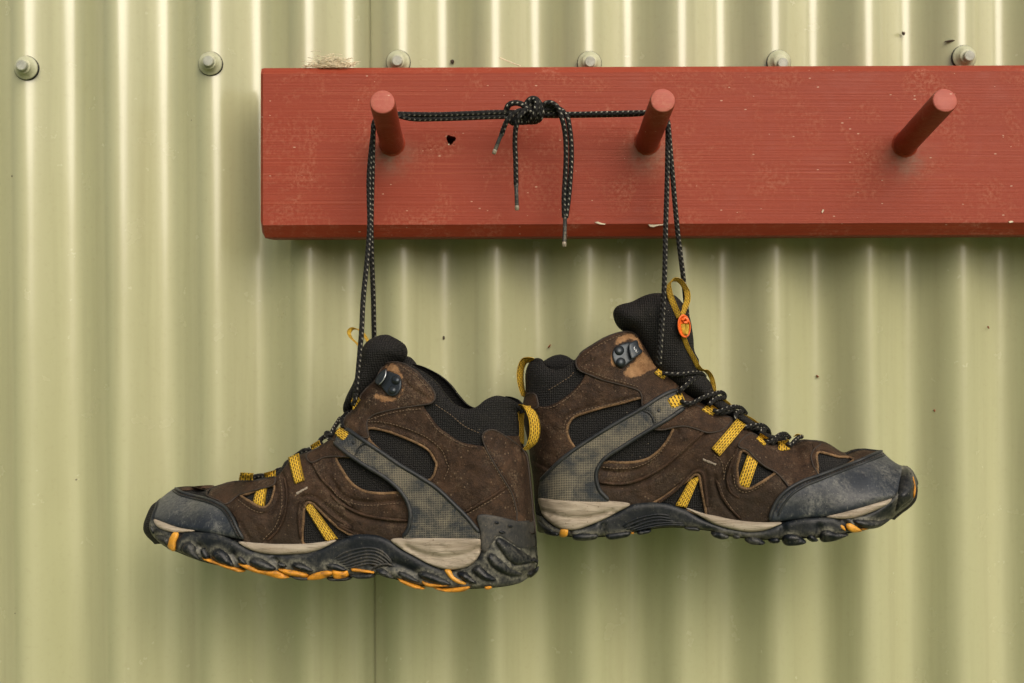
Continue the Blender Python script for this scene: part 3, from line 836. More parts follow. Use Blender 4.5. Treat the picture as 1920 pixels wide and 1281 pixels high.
def common(b, S):
    """builds one boot from its measured outlines S"""
    b.body([M['fabric'], M['suede']])
    q = b.patch('suede_quarter', S['quarter'], M['suede'], t=.0024, holes=S['windows'], h=.0013, edge=.0016, grooves=S['grooves'], dirt=lowdirt(.03, .075, .75), rough=.00035, far=True, snap=('heel', 'vamp'))
    for hl in S['windows']: b.line('window_rim', hl, .00105, M['rim'], .0016, closed=True, flat=.8, parent=q)
    for rd, rr in S['ridges']: b.line('raised_seam', rd, rr, M['suede2'], .0021, flat=1.0, parent=q)
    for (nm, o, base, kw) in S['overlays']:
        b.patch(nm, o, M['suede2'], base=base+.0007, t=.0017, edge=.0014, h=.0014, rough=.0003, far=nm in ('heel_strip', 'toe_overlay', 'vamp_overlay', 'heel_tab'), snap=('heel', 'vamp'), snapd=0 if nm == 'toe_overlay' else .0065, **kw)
        if nm != 'toe_overlay': b.line('cut_edge_shade', o, .00065, M['thread_and_shade'], base+.0017, closed=True, sides=6)  # dark line on the cut edge, painting in the shadow gap under the overlay
    for st, m, off, sh in S['stitches']: b.stitch('stitching', st, M[m], off, shift=sh)
    # strap
    sp = b.patch('side_strap', S['strap'], M['grid'], base=.0028, t=.0018, edge=.0014, h=.0016, grooves=[(S['strap_div'], .0012, .0008)], bumps=[(S['strap_hole'], .0017, -.0016)], tens=.35)
    for pl in S['strap_pipe']: b.line('piping', pl, .00155, M['piping'], .0042, parent=sp)
    b.line('strap_crease', S['strap_div'], .0006, M['piping'], .0046, parent=sp, sides=6)
    hx, hy = px(S['strap_hole'])[0]; an = np.arange(14)/14*2*math.pi
    b.patch('strap_dimple', np.stack([hx+3.6*np.cos(an), hy+3.2*np.sin(an)], 1), M['piping'], base=.0040, t=.0007, edge=.0008, h=.0008, parent=sp)
    for ms in S['midsoles']:
        b.patch('midsole', ms[0], M['midsole'], base=ms[1], t=.0035, edge=.003, h=.0016, lip=.2, grooves=ms[2], rough=.0004)
    tc = b.patch('toe_cap', S['toecap'], M['toe'], base=.0008, t=.0030, edge=.004, h=.0016, far=True, snap=('toe',), dirt=S['toedirt'], tens=.4)
    for pl, r, off in S['toe_pipe']: b.line('toe_cap_seam', pl, r, M['piping'], off, parent=tc)
    b.stitch('toe_cap_stitching', S['toe_stitch'], M['thread_and_shade'], .0052, tc, .0016, .0008, .0004)
    lugpoly = [b.solve(spline(px(q), 3, True), .005) for q in S['lugs']]
    def caked(UV, s):                             # pale mud caked round the lugs and along the bottom edge
        dr = .28*smooth01((.018-(UV[:, 1]-s.v0))/.014)
        for q in lugpoly: dr = np.maximum(dr, np.where(inside(UV, q), .12, .62*np.exp(-(line_dist(UV, q, True)/.0022)**2)))
        return dr
    so = b.patch('outsole', S['outsole'], M['sole'], base=.0005, t=.0042, edge=.0035, h=.0016, far=True, bridge='all', lip=.45, grooves=S['solegrooves'], tens=.4, dirt=caked)
    for lg in S['lugs']: b.patch('lug', lg, M['lug'], base=.0030, t=.0042, edge=.0042, h=.0014, parent=so, lip=.05, dome=.0012, skirt=.003)
    for lg in S['orange']:
        lg = px(lg); cy = lg[:, 1].mean(); lg[:, 1] = cy-1.0+(lg[:, 1]-cy)*S['ostretch']
        b.patch('orange_lug', lg, M['orange'], base=.0040, t=.0034, edge=.003, h=.0014, parent=so, lip=.1, skirt=.004)
    for lg in S['amber']: b.patch('amber_insert', lg, M['amber'], base=.0034, t=.0022, edge=.0022, h=.0012, parent=so, lip=.2)
    for f in S['fan']: b.line('arch_rib', f, .00085, S['fanmat'], .0046, parent=so, sides=6)
    for wq in S['webs']: b.web(wq)
    for wq in S['websd']: b.web(wq, off=.0016)
    b.so = so
    return so

# ------------------------------------------------------------------ left boot
L = Boot('hiking_boot', (650, 900), -.092, 11, 3, -1, [
 ('heel', 'B 1615,1100 1650,1030 1642,900 1632,760 1621,600 1602,400 1580,200 C 1568,1080 1530,1000 1520,860 1518,740'),
 ('collar', 'C 1518,740 1440,650 1380,618 1310,606 1230,640 1170,690 1110,712 1050,705 980,675 910,600 850,520 790,460 720,410 620,360 560,340 480,335 440,350'),
 ('throat', 'C 440,350 400,400 340,490 270,560 235,610 215,670 160,730 115,770 100,830 30,890 A 1520,105 1440,165 1370,192 1290,218 1190,270 1160,320 1090,385 1000,405 900,428 810,430'),
 ('vamp', 'A 810,430 740,438 680,458 600,488 540,508 500,498 440,480 370,478 300,487'),
 ('toe', 'A 300,487 270,505 215,555 165,590 130,618 98,685 76,755 72,810 84,850 112,893 165,940'),
 ('bottom', 'A 165,940 230,985 300,1005 400,1042 500,1077 700,1125 850,1145 1000,1165 1200,1185 1400,1195 1600,1185 B 150,1110 330,1095 430,1110 560,1150 700,1185 800,1200 950,1212 1100,1215 1300,1205 1400,1195 1510,1170 1575,1130 1615,1100')],
 'brown and black hiking boot on the left, toe pointing left, heel rubber showing')
SL = dict(
 quarter='C 740,690 790,770 850,850 930,910 1000,960 1080,990 1200,1010 1300,1010 1450,1050 1566,1082 B 1591,300 1617,560 1631,760 1640,900 1200,900 600,870 250,830 A 1500,960 1330,950 1020,945 840,925 780,760 700,650 640,600 545,552 560,502 680,462 740,442 900,434 1090,402 1160,330 1200,275 1290,225 1440,175 1520,115 C 40,900 105,835 120,775 165,735 235,620 345,490 440,358 560,346 700,420 745,520',
 windows=['C 300,872 420,882 560,930 700,990 790,1050 838,1130 B 848,205 832,290 795,340 740,345 600,250 400,110 C 310,960',
          'B 45,165 90,260 150,350 220,410 300,440 420,450 540,442 575,440 500,340 360,240 220,150 160,155',
          'A 815,550 870,540 950,505 1020,485 1085,475 1070,560 1050,610 1010,645 960,640 900,605',
          'A 1325,650 1350,608 1390,612 1440,660 1500,720 1600,810 1700,870 1740,900 1700,930 1560,945 1330,945 1310,860 1318,760'],
 grooves=[('B 1070,610 1200,540 1320,470 1410,400', .0010, .0013), ('A 1150,390 1172,520 1160,680 1110,820 1010,925', .0013, .0015), ('A 1095,470 1110,560 1060,665 1000,705 940,690 860,640 790,575', .0009, .0016),
          ('A 1370,300 1450,430 1560,545 1700,655 B 130,580 300,655 620,690', .0012, .0018), ('C 300,840 430,845 600,890 760,960 870,1050 920,1150 B 935,230 880,350', .0007, .0014),
          ('B 0,330 60,430 130,490 250,520 420,520 560,505', .0009, .0016), ('A 1270,900 1265,660 1310,570 1390,560 1480,620 1600,720 1700,790 B 120,740 260,790', .0008, .0016), ('A 720,640 800,760 880,900', .0006, .0015)],
 ridges=[('B 0,455 60,520 130,560 220,605 300,630 450,655 615,668', .0011), ('A 1390,290 1470,420 1580,530 1705,640', .0010), ('A 1300,900 1285,760 1290,640 1325,588 1380,582 1450,625 1560,720 1700,812 B 60,700 180,770', .0012),
         ('B 1075,600 1200,530 1320,455 1412,388', .0009), ('A 1165,400 1185,530 1172,680 1120,820 1030,915', .0008)],
 overlays=[
  ('hook_panel', 'C 440,352 520,338 600,358 700,432 790,520 833,590 830,640 800,668 700,685 560,705 420,735 340,762 295,805 290,860 300,940 230,930 150,890 105,840 120,775 165,735 232,640 240,605 300,535 350,492 400,402', .0013,
     dict(wear=['C 350,590 420,600 500,630 560,590 570,520 590,560 540,630 450,660 370,640 345,610', 'C 440,370 520,360 560,420 570,470 520,430 450,400'], grooves=[('C 590,490 660,560 760,620 800,645', .0007, .0014), ('C 570,355 690,450 780,545 810,600', .0006, .0011)])),
  ('heel_strip', 'C 1215,925 1250,888 1310,883 1400,932 1510,1012 1566,1080 B 1582,220 1601,400 1620,600 1631,770 1500,695 1490,600 1450,450 1380,330 1280,160 C 1232,1000', .0013, dict(dirt=lowdirt(.03, .07, .5), grooves=[('C 1245,940 1280,905 1330,915 B 1300,150 1400,330 1470,460 1510,620', .0006, .0011)])),
  ('lace_flap', 'A 1525,112 1440,170 1355,212 1342,250 1385,288 1480,248 1560,238 1640,240 B 20,152 150,148 100,85 10,15', .0013, {}),
  ('vamp_overlay', 'A 545,548 565,503 680,462 800,438 900,440 1000,424 1088,405 1090,450 1060,475 950,503 860,528 800,548 700,622 640,592', .0013, dict(grooves=[('A 590,540 680,500 800,480 930,470 1050,440', .0006, .0016)])),
  ('toe_overlay', 'A 318,492 380,482 440,484 500,500 525,512 480,512 420,508 340,512', .0004, {})],
 stitches=[('C 560,362 690,455 785,550 822,610', 'thread', .0030, 0), ('C 300,800 430,760 560,730 740,710', 'thread', .0026, 0), ('C 770,760 850,870 930,930 1080,1005 1190,1020', 'thread', .0022, 0),
           ('C 1235,1010 B 1290,165 1390,335 1462,455 1500,605', 'thread', .0030, .0012), ('C 1235,1010 B 1290,165 1390,335 1462,455 1500,605', 'thread_and_shade', .0030, -.0012),
           ('C 840,680 960,760 1070,850 1200,910', 'thread', .0010, 0), ('A 1130,400 1150,520 1140,680 1090,810 1000,905', 'thread', .0020, 0), ('B 0,395 60,470 150,520 300,545 560,525', 'thread', .0022, 0),
           ('C 300,815 430,820 600,865 770,940 890,1040 935,1150 B 950,240 900,360', 'thread', .0021, 0), ('A 800,585 870,640 945,680 1000,690', 'thread', .0021, 0), ('B 1090,620 1210,550 1330,480 1415,420', 'thread', .0021, 0)],
 strap='C 60,905 130,872 250,960 400,1060 560,1170 B 700,312 850,412 1000,552 1100,655 1195,775 1200,815 900,822 572,820 620,740 640,640 630,560 590,470 520,390 420,310 300,240 150,140 30,40',
 strap_div='C 200,1085 215,1035 245,1005 285,985', strap_hole='C 180,980',
 strap_pipe=['C 125,868 250,957 400,1057 560,1167 B 700,310 850,410 1000,550 1100,652 1190,765', 'B 25,38 150,142 300,242 420,312 520,392 590,472 630,562 640,640 620,740 575,800'],
 midsoles=[('B 470,825 560,808 700,800 900,800 1100,805 1200,818 1200,900 1165,975 1100,1035 1000,1062 900,1062 780,1020 650,950 560,900', .0020, [('B 600,880 750,940 880,962 1000,955 1120,920 1190,890', .0016, .0016), ('B 640,910 760,975 900,1000 1050,985 1150,950', .0010, .0013)]),
           ('A 785,925 900,932 1050,942 1300,942 1450,928 1570,912 1480,972 1350,1015 1200,1028 1060,1028 950,1012 860,980', .0018, []),
           ('A 106,742 160,758 300,810 440,836 300,852 205,840 130,800', .0018, [])],
 toecap='A 285,495 300,488 350,530 440,555 540,580 620,610 690,650 742,720 790,820 838,902 740,892 600,862 450,838 320,815 190,772 112,738 122,690 140,640 170,594 220,548',
 toedirt=lambda UV, s: .35*np.exp(-((UV[:, 1]-s.v0-.062)/.010)**2)+.25*np.exp(-((UV[:, 1]-s.v0-.034)/.004)**2),
 toe_pipe=[('A 290,492 350,528 440,553 540,578 620,608 692,650 745,722 792,822 838,902', .0013, .0042), ('A 270,508 335,548 430,575 540,600 612,630 672,668 720,730 765,820 800,890', .0010, .0038)],
 toe_stitch='A 282,500 342,538 435,564 540,589 616,619 682,659 732,726 778,820 815,895',
 outsole='A 166,590 145,640 120,700 108,745 150,805 250,842 350,842 500,848 600,858 700,892 780,928 860,975 950,1010 1060,1025 1200,1022 1350,1010 1480,968 1580,915 1700,882 B 100,802 200,780 300,780 380,792 470,830 560,897 650,948 780,1018 900,1062 1000,1062 1100,1035 1170,972 1205,880 1195,760 1170,660 1180,625 1250,622 1400,652 1530,692 1600,740 1631,768 1641,900 1649,1025 1615,1097 1575,1128 1510,1168 1400,1193 1300,1203 1100,1213 950,1210 800,1198 700,1183 560,1148 430,1108 330,1093 150,1108 0,1105 A 1600,1183 1400,1193 1200,1183 1000,1163 850,1143 700,1123 500,1075 400,1040 300,1003 230,983 163,937 113,890 86,848 74,810 78,757 100,687 131,620',
 solegrooves=[('A 480,960 520,1000 560,1075', .0018, .0022), ('A 745,1020 770,1060 800,1110', .0018, .002), ('A 1080,1060 1120,1120 1140,1160', .0018, .002), ('A 280,1000 290,900 330,860', .0016, .0016), ('B 340,1040 480,1010 620,1060 700,1100', .0016, .0025), ('B 980,1065 1050,1110 1100,1170', .0016, .002)],
 lugs=['A 330,980 360,932 410,925 445,970 462,1030 492,1075 420,1062 350,1022', 'A 480,990 510,975 540,1010 552,1060 510,1062', 'A 572,1030 598,987 650,980 702,1020 742,1090 752,1125 680,1112 610,1087', 'A 780,1050 810,1038 850,1080 862,1112 810,1102',
       'A 876,1090 888,1056 950,1050 1022,1080 1092,1140 1060,1165 960,1150 890,1118', 'A 1100,1090 1150,1092 1185,1130 1120,1135', 'A 1212,1112 1228,1090 1290,1088 1362,1130 1402,1162 1350,1170 1250,1152', 'A 1485,1112 1530,1093 1600,1108 1665,1150 1620,1166 1540,1152',
       'A 125,885 155,868 232,890 222,962 155,932', 'A 78,805 90,790 112,830 115,872 98,852', 'B 690,1092 740,1070 840,1100 930,1150 965,1186 880,1190 760,1152 700,1122', 'B 352,1052 430,1060 480,1110 502,1140 430,1130 370,1102', 'B 520,1072 600,1090 682,1140 722,1170 640,1160 560,1122',
       'B 1310,842 1340,800 1420,840 1560,930 1652,1000 1600,1012 1480,1030 1400,972', 'B 1243,962 1280,925 1350,970 1440,1050 1542,1100 1480,1122 1360,1092 1270,1022', 'B 1120,1062 1180,1020 1250,1080 1332,1150 1250,1160 1160,1112', 'B 1000,1092 1080,1080 1130,1130 1182,1180 1080,1162',
       'B 1300,672 1330,668 1360,692 1340,706 1308,694', 'B 1405,698 1440,696 1470,718 1445,734 1412,722', 'B 1336,745 1375,742 1408,768 1380,782 1345,772', 'B 1560,1100 1620,1060 1655,1040 1640,1090 1590,1130', 'B 140,1105 330,1092 325,1132 200,1140', 'A 1190,1195 1300,1200 1385,1228 1260,1236', 'A 1490,1215 1600,1210 1690,1205 1660,1240 1520,1242'],
 orange=['A 490,1066 560,1080 700,1118 830,1155 780,1162 620,1118 510,1085', 'A 780,1118 880,1130 960,1160 1100,1165 1192,1205 1120,1216 1000,1192 880,1166', 'A 1100,1155 1250,1165 1342,1190 1320,1216 1200,1200', 'A 1380,1190 1500,1168 1562,1190 1440,1226 1330,1226', 'A 1556,1198 1662,1168 1652,1212 1570,1226',
         'B 150,1060 250,1068 345,1086 335,1096 160,1082', 'B 525,1148 600,1168 742,1215 660,1212 560,1178', 'B 712,1158 780,1178 945,1190 900,1202 760,1202', 'B 803,1208 900,1224 1105,1208 1060,1240 950,1246 860,1236', 'B 1225,1208 1282,1205 1270,1224 1230,1226', 'B 0,1078 60,1078 132,1100 110,1130 20,1136'],
 amber=['A 250,872 270,848 306,850 302,890 286,930 276,1000 240,985 220,942', 'B 905,1065 950,1065 982,1110 1082,1175 1020,1178 948,1132'],
 fan=['B 40,968 110,925 200,898 320,885 420,920 490,1000', 'B 50,985 150,945 260,915 360,915 440,960 490,1010', 'B 70,1005 170,965 280,938 360,945 430,985 470,1020', 'B 95,1022 190,985 290,962 370,975 430,1010', 'B 120,1038 220,1003 310,988 380,1002 420,1030', 'B 140,1052 240,1022 320,1012 390,1025', 'B 330,1060 380,1025 450,1015 500,1030'],
 fanmat=M['heelcup'], ostretch=1.25,
 webs=['C 32,912 70,858 152,906 100,972', 'C 163,652 190,588 237,640 178,722', 'A 1195,247 1275,215 1322,430 1250,460', 'A 1003,372 1090,348 1092,400 1010,408', 'A 815,368 912,374 906,430 803,430', 'A 1375,150 1440,110 1455,147 1385,187'],
 websd=['A 935,522 1022,488 1000,648 913,610', 'A 1330,645 1378,610 1588,900 1500,918'],
)
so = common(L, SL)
hc = L.patch('heel_cup', 'B 1168,655 1180,622 1250,620 1400,650 1530,690 1600,738 1631,768 1640,880 1646,985 1560,925 1420,832 1340,790 1300,840 1235,930 1205,900 1196,760', M['heelcup'], base=.0042, t=.0012, edge=.0018, h=.0016, parent=so, far=True, dirt=lambda UV, s: np.full(len(UV), .08))
L.pillow('tongue', 'C 118,700 150,600 200,500 235,400 252,300 262,250 310,170 380,132 450,117 520,148 580,190 601,240 592,300 540,345 480,400 400,500 320,600 230,690 140,760', M['fabric'], .026, .017, .004, rough=.0006)
L.pillow('far_collar', 'C 560,310 600,290 645,302 690,360 712,425 740,470 650,480 540,420', M['fabric'], .010, .010, -.020)

# ------------------------------------------------------------------ right boot
Rb = Boot('hiking_boot', (1360, 860), -.072, -2, 0, 1, [
 ('heel', 'E 120,1095 105,1000 98,900 90,760 80,650 60,520 45,400 D 78,1080 88,1000 104,950 108,880 106,780 128,700 168,655'),
 ('collar', 'D 168,655 205,650 240,668 270,712 320,740 400,735 460,702 515,662 560,600 650,540 750,480 850,442 940,432'),
 ('throat', 'D 940,432 1000,462 1060,540 1110,620 1160,702 1250,765 1330,845 G 480,425 600,505 690,555 830,635 980,692 1120,792 1240,872 1360,962 1470,992 1600,982 F 620,352'),
 ('vamp', 'F 620,352 700,320 780,320 870,332 940,366 1010,412 1060,422 1110,402 1180,388 1260,395 1335,404'),
 ('toe', 'F 1335,404 1380,450 1440,498 1500,528 1545,530 1580,575 1610,650 1615,720 1600,800 1550,860 1480,912 1420,962'),
 ('bottom', 'F 1420,962 1330,1018 1240,1042 1160,1056 1090,1066 1000,1085 900,1100 800,1105 700,1110 560,1120 400,1120 250,1110 100,1090 0,1080 E 1537,1100 1400,1080 1300,1068 1160,1065 1030,1080 930,1100 780,1130 650,1140 500,1145 400,1142 280,1130 170,1115 120,1095')],
 'brown and black hiking boot on the right, toe pointing right, with orange cord button')
SR = dict(
 quarter='D 90,1015 112,952 150,932 188,942 205,1000 212,1032 280,1035 380,992 470,925 545,850 580,790 600,690 700,522 850,450 940,440 1000,470 1060,550 1160,712 1330,855 G 480,435 690,565 980,702 1240,882 1470,1000 1600,990 F 625,360 700,327 780,328 870,340 940,374 1010,418 1060,432 1100,470 1110,490 980,560 840,612 700,665 600,715 520,795 445,968 200,985 0,945 E 1500,985 1320,935 1200,915 1040,895 860,905 700,870 400,865 140,840 108,650 75,500 D 85,1200',
 windows=['E 355,290 370,230 410,180 500,145 650,100 800,65 950,28 960,90 1000,110 800,240 600,360 450,450 400,402 370,350',
          'E 1080,275 1200,270 1190,310 1150,380 1090,450 1010,510 900,540 780,546 690,540 640,545 630,500 720,430 900,320 1000,270',
          'F 215,410 250,415 330,480 420,540 490,575 420,630 340,680 270,712 200,690 185,620 180,540 195,470',
          'E 1330,680 1380,640 1415,650 1422,700 1440,800 1467,940 1460,965 1300,930 1200,905 1040,880 1130,820 1240,740',
          'F 815,445 830,418 880,425 940,440 990,455 1060,458 1110,482 1000,545 838,602 825,530'],
 grooves=[('E 610,725 740,738 880,725 1020,670 1150,590 1280,480 1400,370 1500,280', .0013, .0018), ('E 640,610 760,625 900,610 1030,550 1120,470 1200,370 1240,290', .0008, .0016), ('E 320,290 340,200 400,150 520,110 700,70 900,20', .0007, .0014),
          ('F 0,620 40,760 100,860 190,960', .0013, .0016), ('F 170,400 100,560 60,660 80,770', .0012, .0018), ('F 130,560 140,660 200,740 270,750 360,710 480,620', .0009, .0016), ('F 560,650 600,700', .0010, .0012), ('E 1708,200 1640,420 1620,600 1640,760', .0009, .0018),
          ('E 1120,840 1240,755 1330,660 1400,600 1460,620 1480,760 1490,900', .0008, .0016), ('E 80,520 140,560 210,590', .0009, .0013)],
 ridges=[('E 615,700 740,715 870,702 1010,648 1140,568 1270,458 1390,350 1490,262', .0011), ('E 1080,870 1200,785 1300,690 1370,622 1420,615 1450,660 1462,760 1480,900', .0012), ('F 15,640 55,760 115,855 205,950', .0009), ('F 190,380 130,520 100,640 130,740 200,790', .0009)],
 overlays=[
  ('hook_panel', 'D 515,662 560,602 650,542 750,482 850,444 940,436 1000,466 1060,546 1160,710 1250,772 1335,852 1300,915 1240,965 1100,1045 1045,1030 1040,960 1020,912 950,882 840,852 720,820 620,780 540,745 517,712', .0013,
     dict(wear=['D 850,480 900,460 960,455 1010,490 1040,560 1060,600 1150,690 1160,730 1090,750 1020,790 970,800 920,790 900,760 950,710 1000,640 1010,560 960,500 880,520 830,540', 'D 800,600 815,700 860,735 800,690'], grooves=[('D 560,720 650,670 740,640 800,625', .0006, .0013), ('D 545,640 650,560 760,500 860,462', .0006, .0011)])),
  ('lace_flap', 'G 150,812 480,602 560,562 700,612 860,682 975,705 960,760 860,840 720,860 600,822 480,792 370,802 240,832', .0013, {}),
  ('vamp_overlay', 'G 1050,992 1090,932 1180,872 1250,895 1360,968 1470,1000 1600,992 F 625,362 700,328 780,330 850,352 800,392 772,450 790,530 822,612 700,662 612,705 560,650 490,580 400,530 330,470 260,400 205,382', .0013, dict(grooves=[('F 330,400 460,470 560,560 640,680', .0006, .0022), ('F 640,390 720,400 760,460 770,560', .0006, .0014)])),
  ('toe_overlay', 'F 785,340 870,352 940,388 1010,434 1060,443 1110,420 1180,404 1255,408 1300,418 1200,462 1120,486 1060,455 985,447 930,420 860,402 800,405', .0013, {}),
  ('heel_tab', 'D 92,1015 110,950 150,930 188,942 206,1000 205,1040 150,1060 95,1060', .0013, {})],
 stitches=[('D 545,725 640,775 760,820 900,858 1010,890', 'thread', .0030, .0012), ('D 560,640 660,565 760,508 870,465', 'thread', .0030, 0), ('D 225,1045 300,1045 390,1005 480,940 560,850', 'thread', .0022, 0), ('E 400,165 520,118 700,78 920,20', 'thread', .0021, 0),
           ('E 325,300 345,205 400,160', 'thread', .0021, 0), ('E 640,580 760,592 900,580 1010,535 1100,460 1180,350', 'thread', .0021, 0), ('D 290,905 380,850 470,790 500,750', 'thread', .0010, 0), ('F 70,640 95,520 170,420', 'thread', .0021, 0), ('F 30,660 75,780 150,890', 'thread', .0021, 0),
           ('F 150,600 165,690 215,735 270,735 360,690 470,600', 'thread', .0021, 0), ('E 1530,480 1590,530 1610,640', 'thread', .0021, 0), ('F 800,470 812,540 828,600', 'thread', .0021, .001)],
 strap='E 140,692 300,532 430,432 600,322 800,202 960,112 1100,22 D 1290,912 1345,918 1380,1000 1390,1040 1300,1100 E 1290,112 1170,192 1050,262 900,352 760,442 680,492 622,550 592,620 592,690 620,770 690,862 400,862 132,840 126,760',
 strap_div='E 965,128 1010,145 1040,185 1056,235', strap_hole='E 1093,126',
 strap_pipe=['E 138,692 300,530 430,430 600,320 800,200 960,110 1100,20 D 1290,910 1340,915', 'D 1385,1040 1300,1100 E 1290,110 1170,192 1050,262 900,352 760,442 680,492 622,550 590,620 590,690 618,770 690,845'],
 midsoles=[('E 128,825 300,840 500,850 700,855 865,880 760,945 640,1008 520,1058 420,1088 320,1083 230,1040 160,970 133,890', .0020, [('E 150,930 260,965 400,990 520,985 640,960 720,935', .0016, .0016)]),
           ('E 1310,912 1450,955 F 0,930 200,970 400,985 545,985 470,1028 380,1055 250,1060 100,1030 0,1000 E 1450,995', .0018, []),
           ('F 900,938 1050,900 1200,860 1350,815 1428,793 1400,835 1300,888 1150,943 1050,958 960,952', .0018, [])],
 toecap='F 1338,406 1370,445 1430,490 1500,535 1512,600 1482,720 1430,792 1300,832 1150,877 1000,917 900,937 750,948 600,968 470,978 438,966 458,900 508,800 588,720 700,655 840,605 1000,545 1150,490 1260,440',
 toedirt=lambda UV, s: .35*np.exp(-((UV[:, 1]-s.v0-.066)/.010)**2)+.25*np.exp(-((UV[:, 1]-s.v0-.036)/.004)**2),
 toe_pipe=[('F 1345,406 1260,440 1150,488 1000,543 840,603 700,652 586,718 505,800 455,900 440,965', .0013, .0042), ('F 1365,440 1270,475 1150,522 1000,577 850,637 720,690 620,755 550,840 505,930', .0010, .0038)],
 toe_stitch='F 1355,425 1265,458 1150,505 1000,560 845,620 710,671 603,737 528,820 480,915',
 outsole='E 92,662 122,672 130,690 115,780 125,900 160,980 230,1050 320,1085 430,1085 530,1055 650,1000 770,940 870,885 960,870 1060,865 1160,875 1240,900 1320,930 1420,990 1537,1040 F 100,1030 250,1060 380,1050 480,1020 560,985 700,955 850,945 1000,945 1150,940 1300,885 1420,800 1480,720 1500,600 1520,540 1545,532 1578,577 1607,650 1612,720 1597,798 1548,857 1478,908 1420,958 1330,1015 1240,1040 1160,1053 1090,1062 1000,1080 900,1096 800,1100 700,1105 560,1115 400,1115 250,1105 100,1085 0,1075 E 1537,1095 1400,1077 1300,1064 1160,1061 1030,1076 930,1096 780,1126 650,1136 500,1141 400,1138 280,1126 170,1111 122,1090 106,1000 100,900 92,760',
 solegrooves=[('F 545,985 550,1060 535,1110', .0018, .002), ('F 840,1020 845,1090', .0016, .002), ('F 1000,950 1060,1000 1080,1060', .0018, .0022), ('F 1110,945 1150,1000 1190,1040', .0014, .0018), ('E 380,1090 370,1140', .0016, .0016), ('E 640,1050 640,1130', .0016, .0022), ('E 890,1060 900,1110', .0014, .0018)],
 lugs=['F 550,1132 568,1085 620,1074 682,1094 745,1145 690,1170 580,1174', 'F 748,1112 775,1085 822,1110 838,1138 780,1142', 'F 852,1112 863,1060 910,1040 980,1068 1085,1085 1000,1127 930,1144 870,1144', 'F 438,1125 500,1108 534,1140 500,1157 450,1152', 'F 248,1130 290,1103 350,1108 414,1150 380,1170 290,1162',
       'F 1112,972 1200,962 1320,968 1422,953 1340,1020 1250,1040 1180,1022', 'F 1490,660 1520,545 1560,560 1600,680 1590,790 1520,850 1450,900 1470,800', 'F 150,1090 190,1085 215,1105 190,1122 155,1115', 'F 40,1075 90,1080 125,1105 90,1122 45,1105',
       'E 400,1130 470,1112 605,1125 592,1162 500,1178 408,1170', 'E 664,1130 760,1108 865,1103 852,1142 760,1164 688,1167', 'E 915,1100 1034,1083 1024,1112 930,1132', 'E 165,1090 282,1108 284,1142 190,1127', 'E 1295,1065 1400,1068 1425,1100 1320,1092', 'E 1515,1108 1600,1108 1655,1150 1600,1168 1528,1142', 'E 115,1000 140,1020 230,1080 270,1110 180,1100 120,1050'],
 orange=['F 1180,1042 1245,1038 1200,1054', 'E 868,1118 895,1115 885,1132', 'F 1585,585 1606,640 1620,720 1604,800 1598,760 1604,690 1594,640'],
 amber=['E 303,1083 362,1083 352,1140 298,1140', 'F 1058,1000 1100,992 1160,1030 1185,1055 1110,1064 1068,1038', 'F 1008,1003 1036,1010 1054,1052 1013,1032'],
 fan=['E 800,1060 850,1020 960,980 1080,960 1180,970', 'E 810,1070 880,1035 980,1000 1090,982 1190,995', 'E 830,1080 920,1048 1010,1018 1110,1005 1220,1018', 'E 860,1085 960,1058 1060,1035 1160,1028 1290,1030', 'E 900,1090 1000,1065 1100,1048 1200,1042 1300,1048'],
 fanmat=M['sole'], ostretch=1.0,
 webs=['D 1138,766 1210,690 1252,766 1214,822', 'D 1238,976 1355,918 1392,1000 1288,1056', 'D 1518,1062 1580,1008 1652,1056 1600,1117', 'G 1040,713 1132,776 850,1112 768,1030', 'G 1238,932 1290,868 1372,920 1332,1007', 'G 1478,960 1590,935 1602,1046 1475,1056'],
 websd=['F 268,433 347,490 270,714 183,672', 'E 1340,682 1420,650 1312,905 1224,890'],
)
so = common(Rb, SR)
Rb.pillow('tongue', 'D 808,292 830,240 880,215 960,195 1050,150 1130,128 1200,128 1290,138 1350,188 1400,260 1430,350 1450,480 1460,590 1495,660 1497,730 1545,790 1595,850 1625,920 1690,985 G 980,580 1130,680 1250,765 1380,872 1500,905 1590,935 1520,985 1380,960 1200,880 1000,740 700,590 500,480 D 1200,850 1100,740 1020,560 950,450 880,428 830,372', M['fabric'], .027, .017, .004, rough=.0006)
Rb.pillow('far_collar', 'D 235,690 270,660 320,632 380,618 440,630 500,665 540,640 560,720 480,780 380,790 280,770', M['fabric'], .010, .010, -.022)
# ------------------------------------------------------------------ boot hardware, loops, cords
def ellipse(k, cx, cy, rx, ry, n=18, rot=0.0):
    a = np.arange(n)/n*2*math.pi; o = CROP[k]
    X = cx+rx*np.cos(a)*math.cos(rot)-ry*np.sin(a)*math.sin(rot); Y = cy+rx*np.cos(a)*math.sin(rot)+ry*np.sin(a)*math.cos(rot)
    return np.stack([o[0]+X/o[2], o[1]+Y/o[2]], 1)
def hook(b, plate, rivets, tab, edge, k):
    p = b.patch('lace_hook', plate, M['steel'], base=.0044, t=.0012, edge=.0010, h=.0010, lip=.3)
    for (cx, cy, r) in rivets: b.patch('rivet', ellipse(k, cx, cy, r, r), M['steel'], base=.0056, t=.0024, edge=.0036, h=.0007, parent=p, lip=.05)
    b.patch('hook_tab', tab, M['steel'], base=.0082, t=.0012, edge=.0010, h=.0009, parent=p, lip=.3, skirt=.0022)
    b.line('hook_edge', edge, .00045, M['steel_edge'] if k == 'C' else M['steel'], .0093, parent=p, sides=6)
    return p
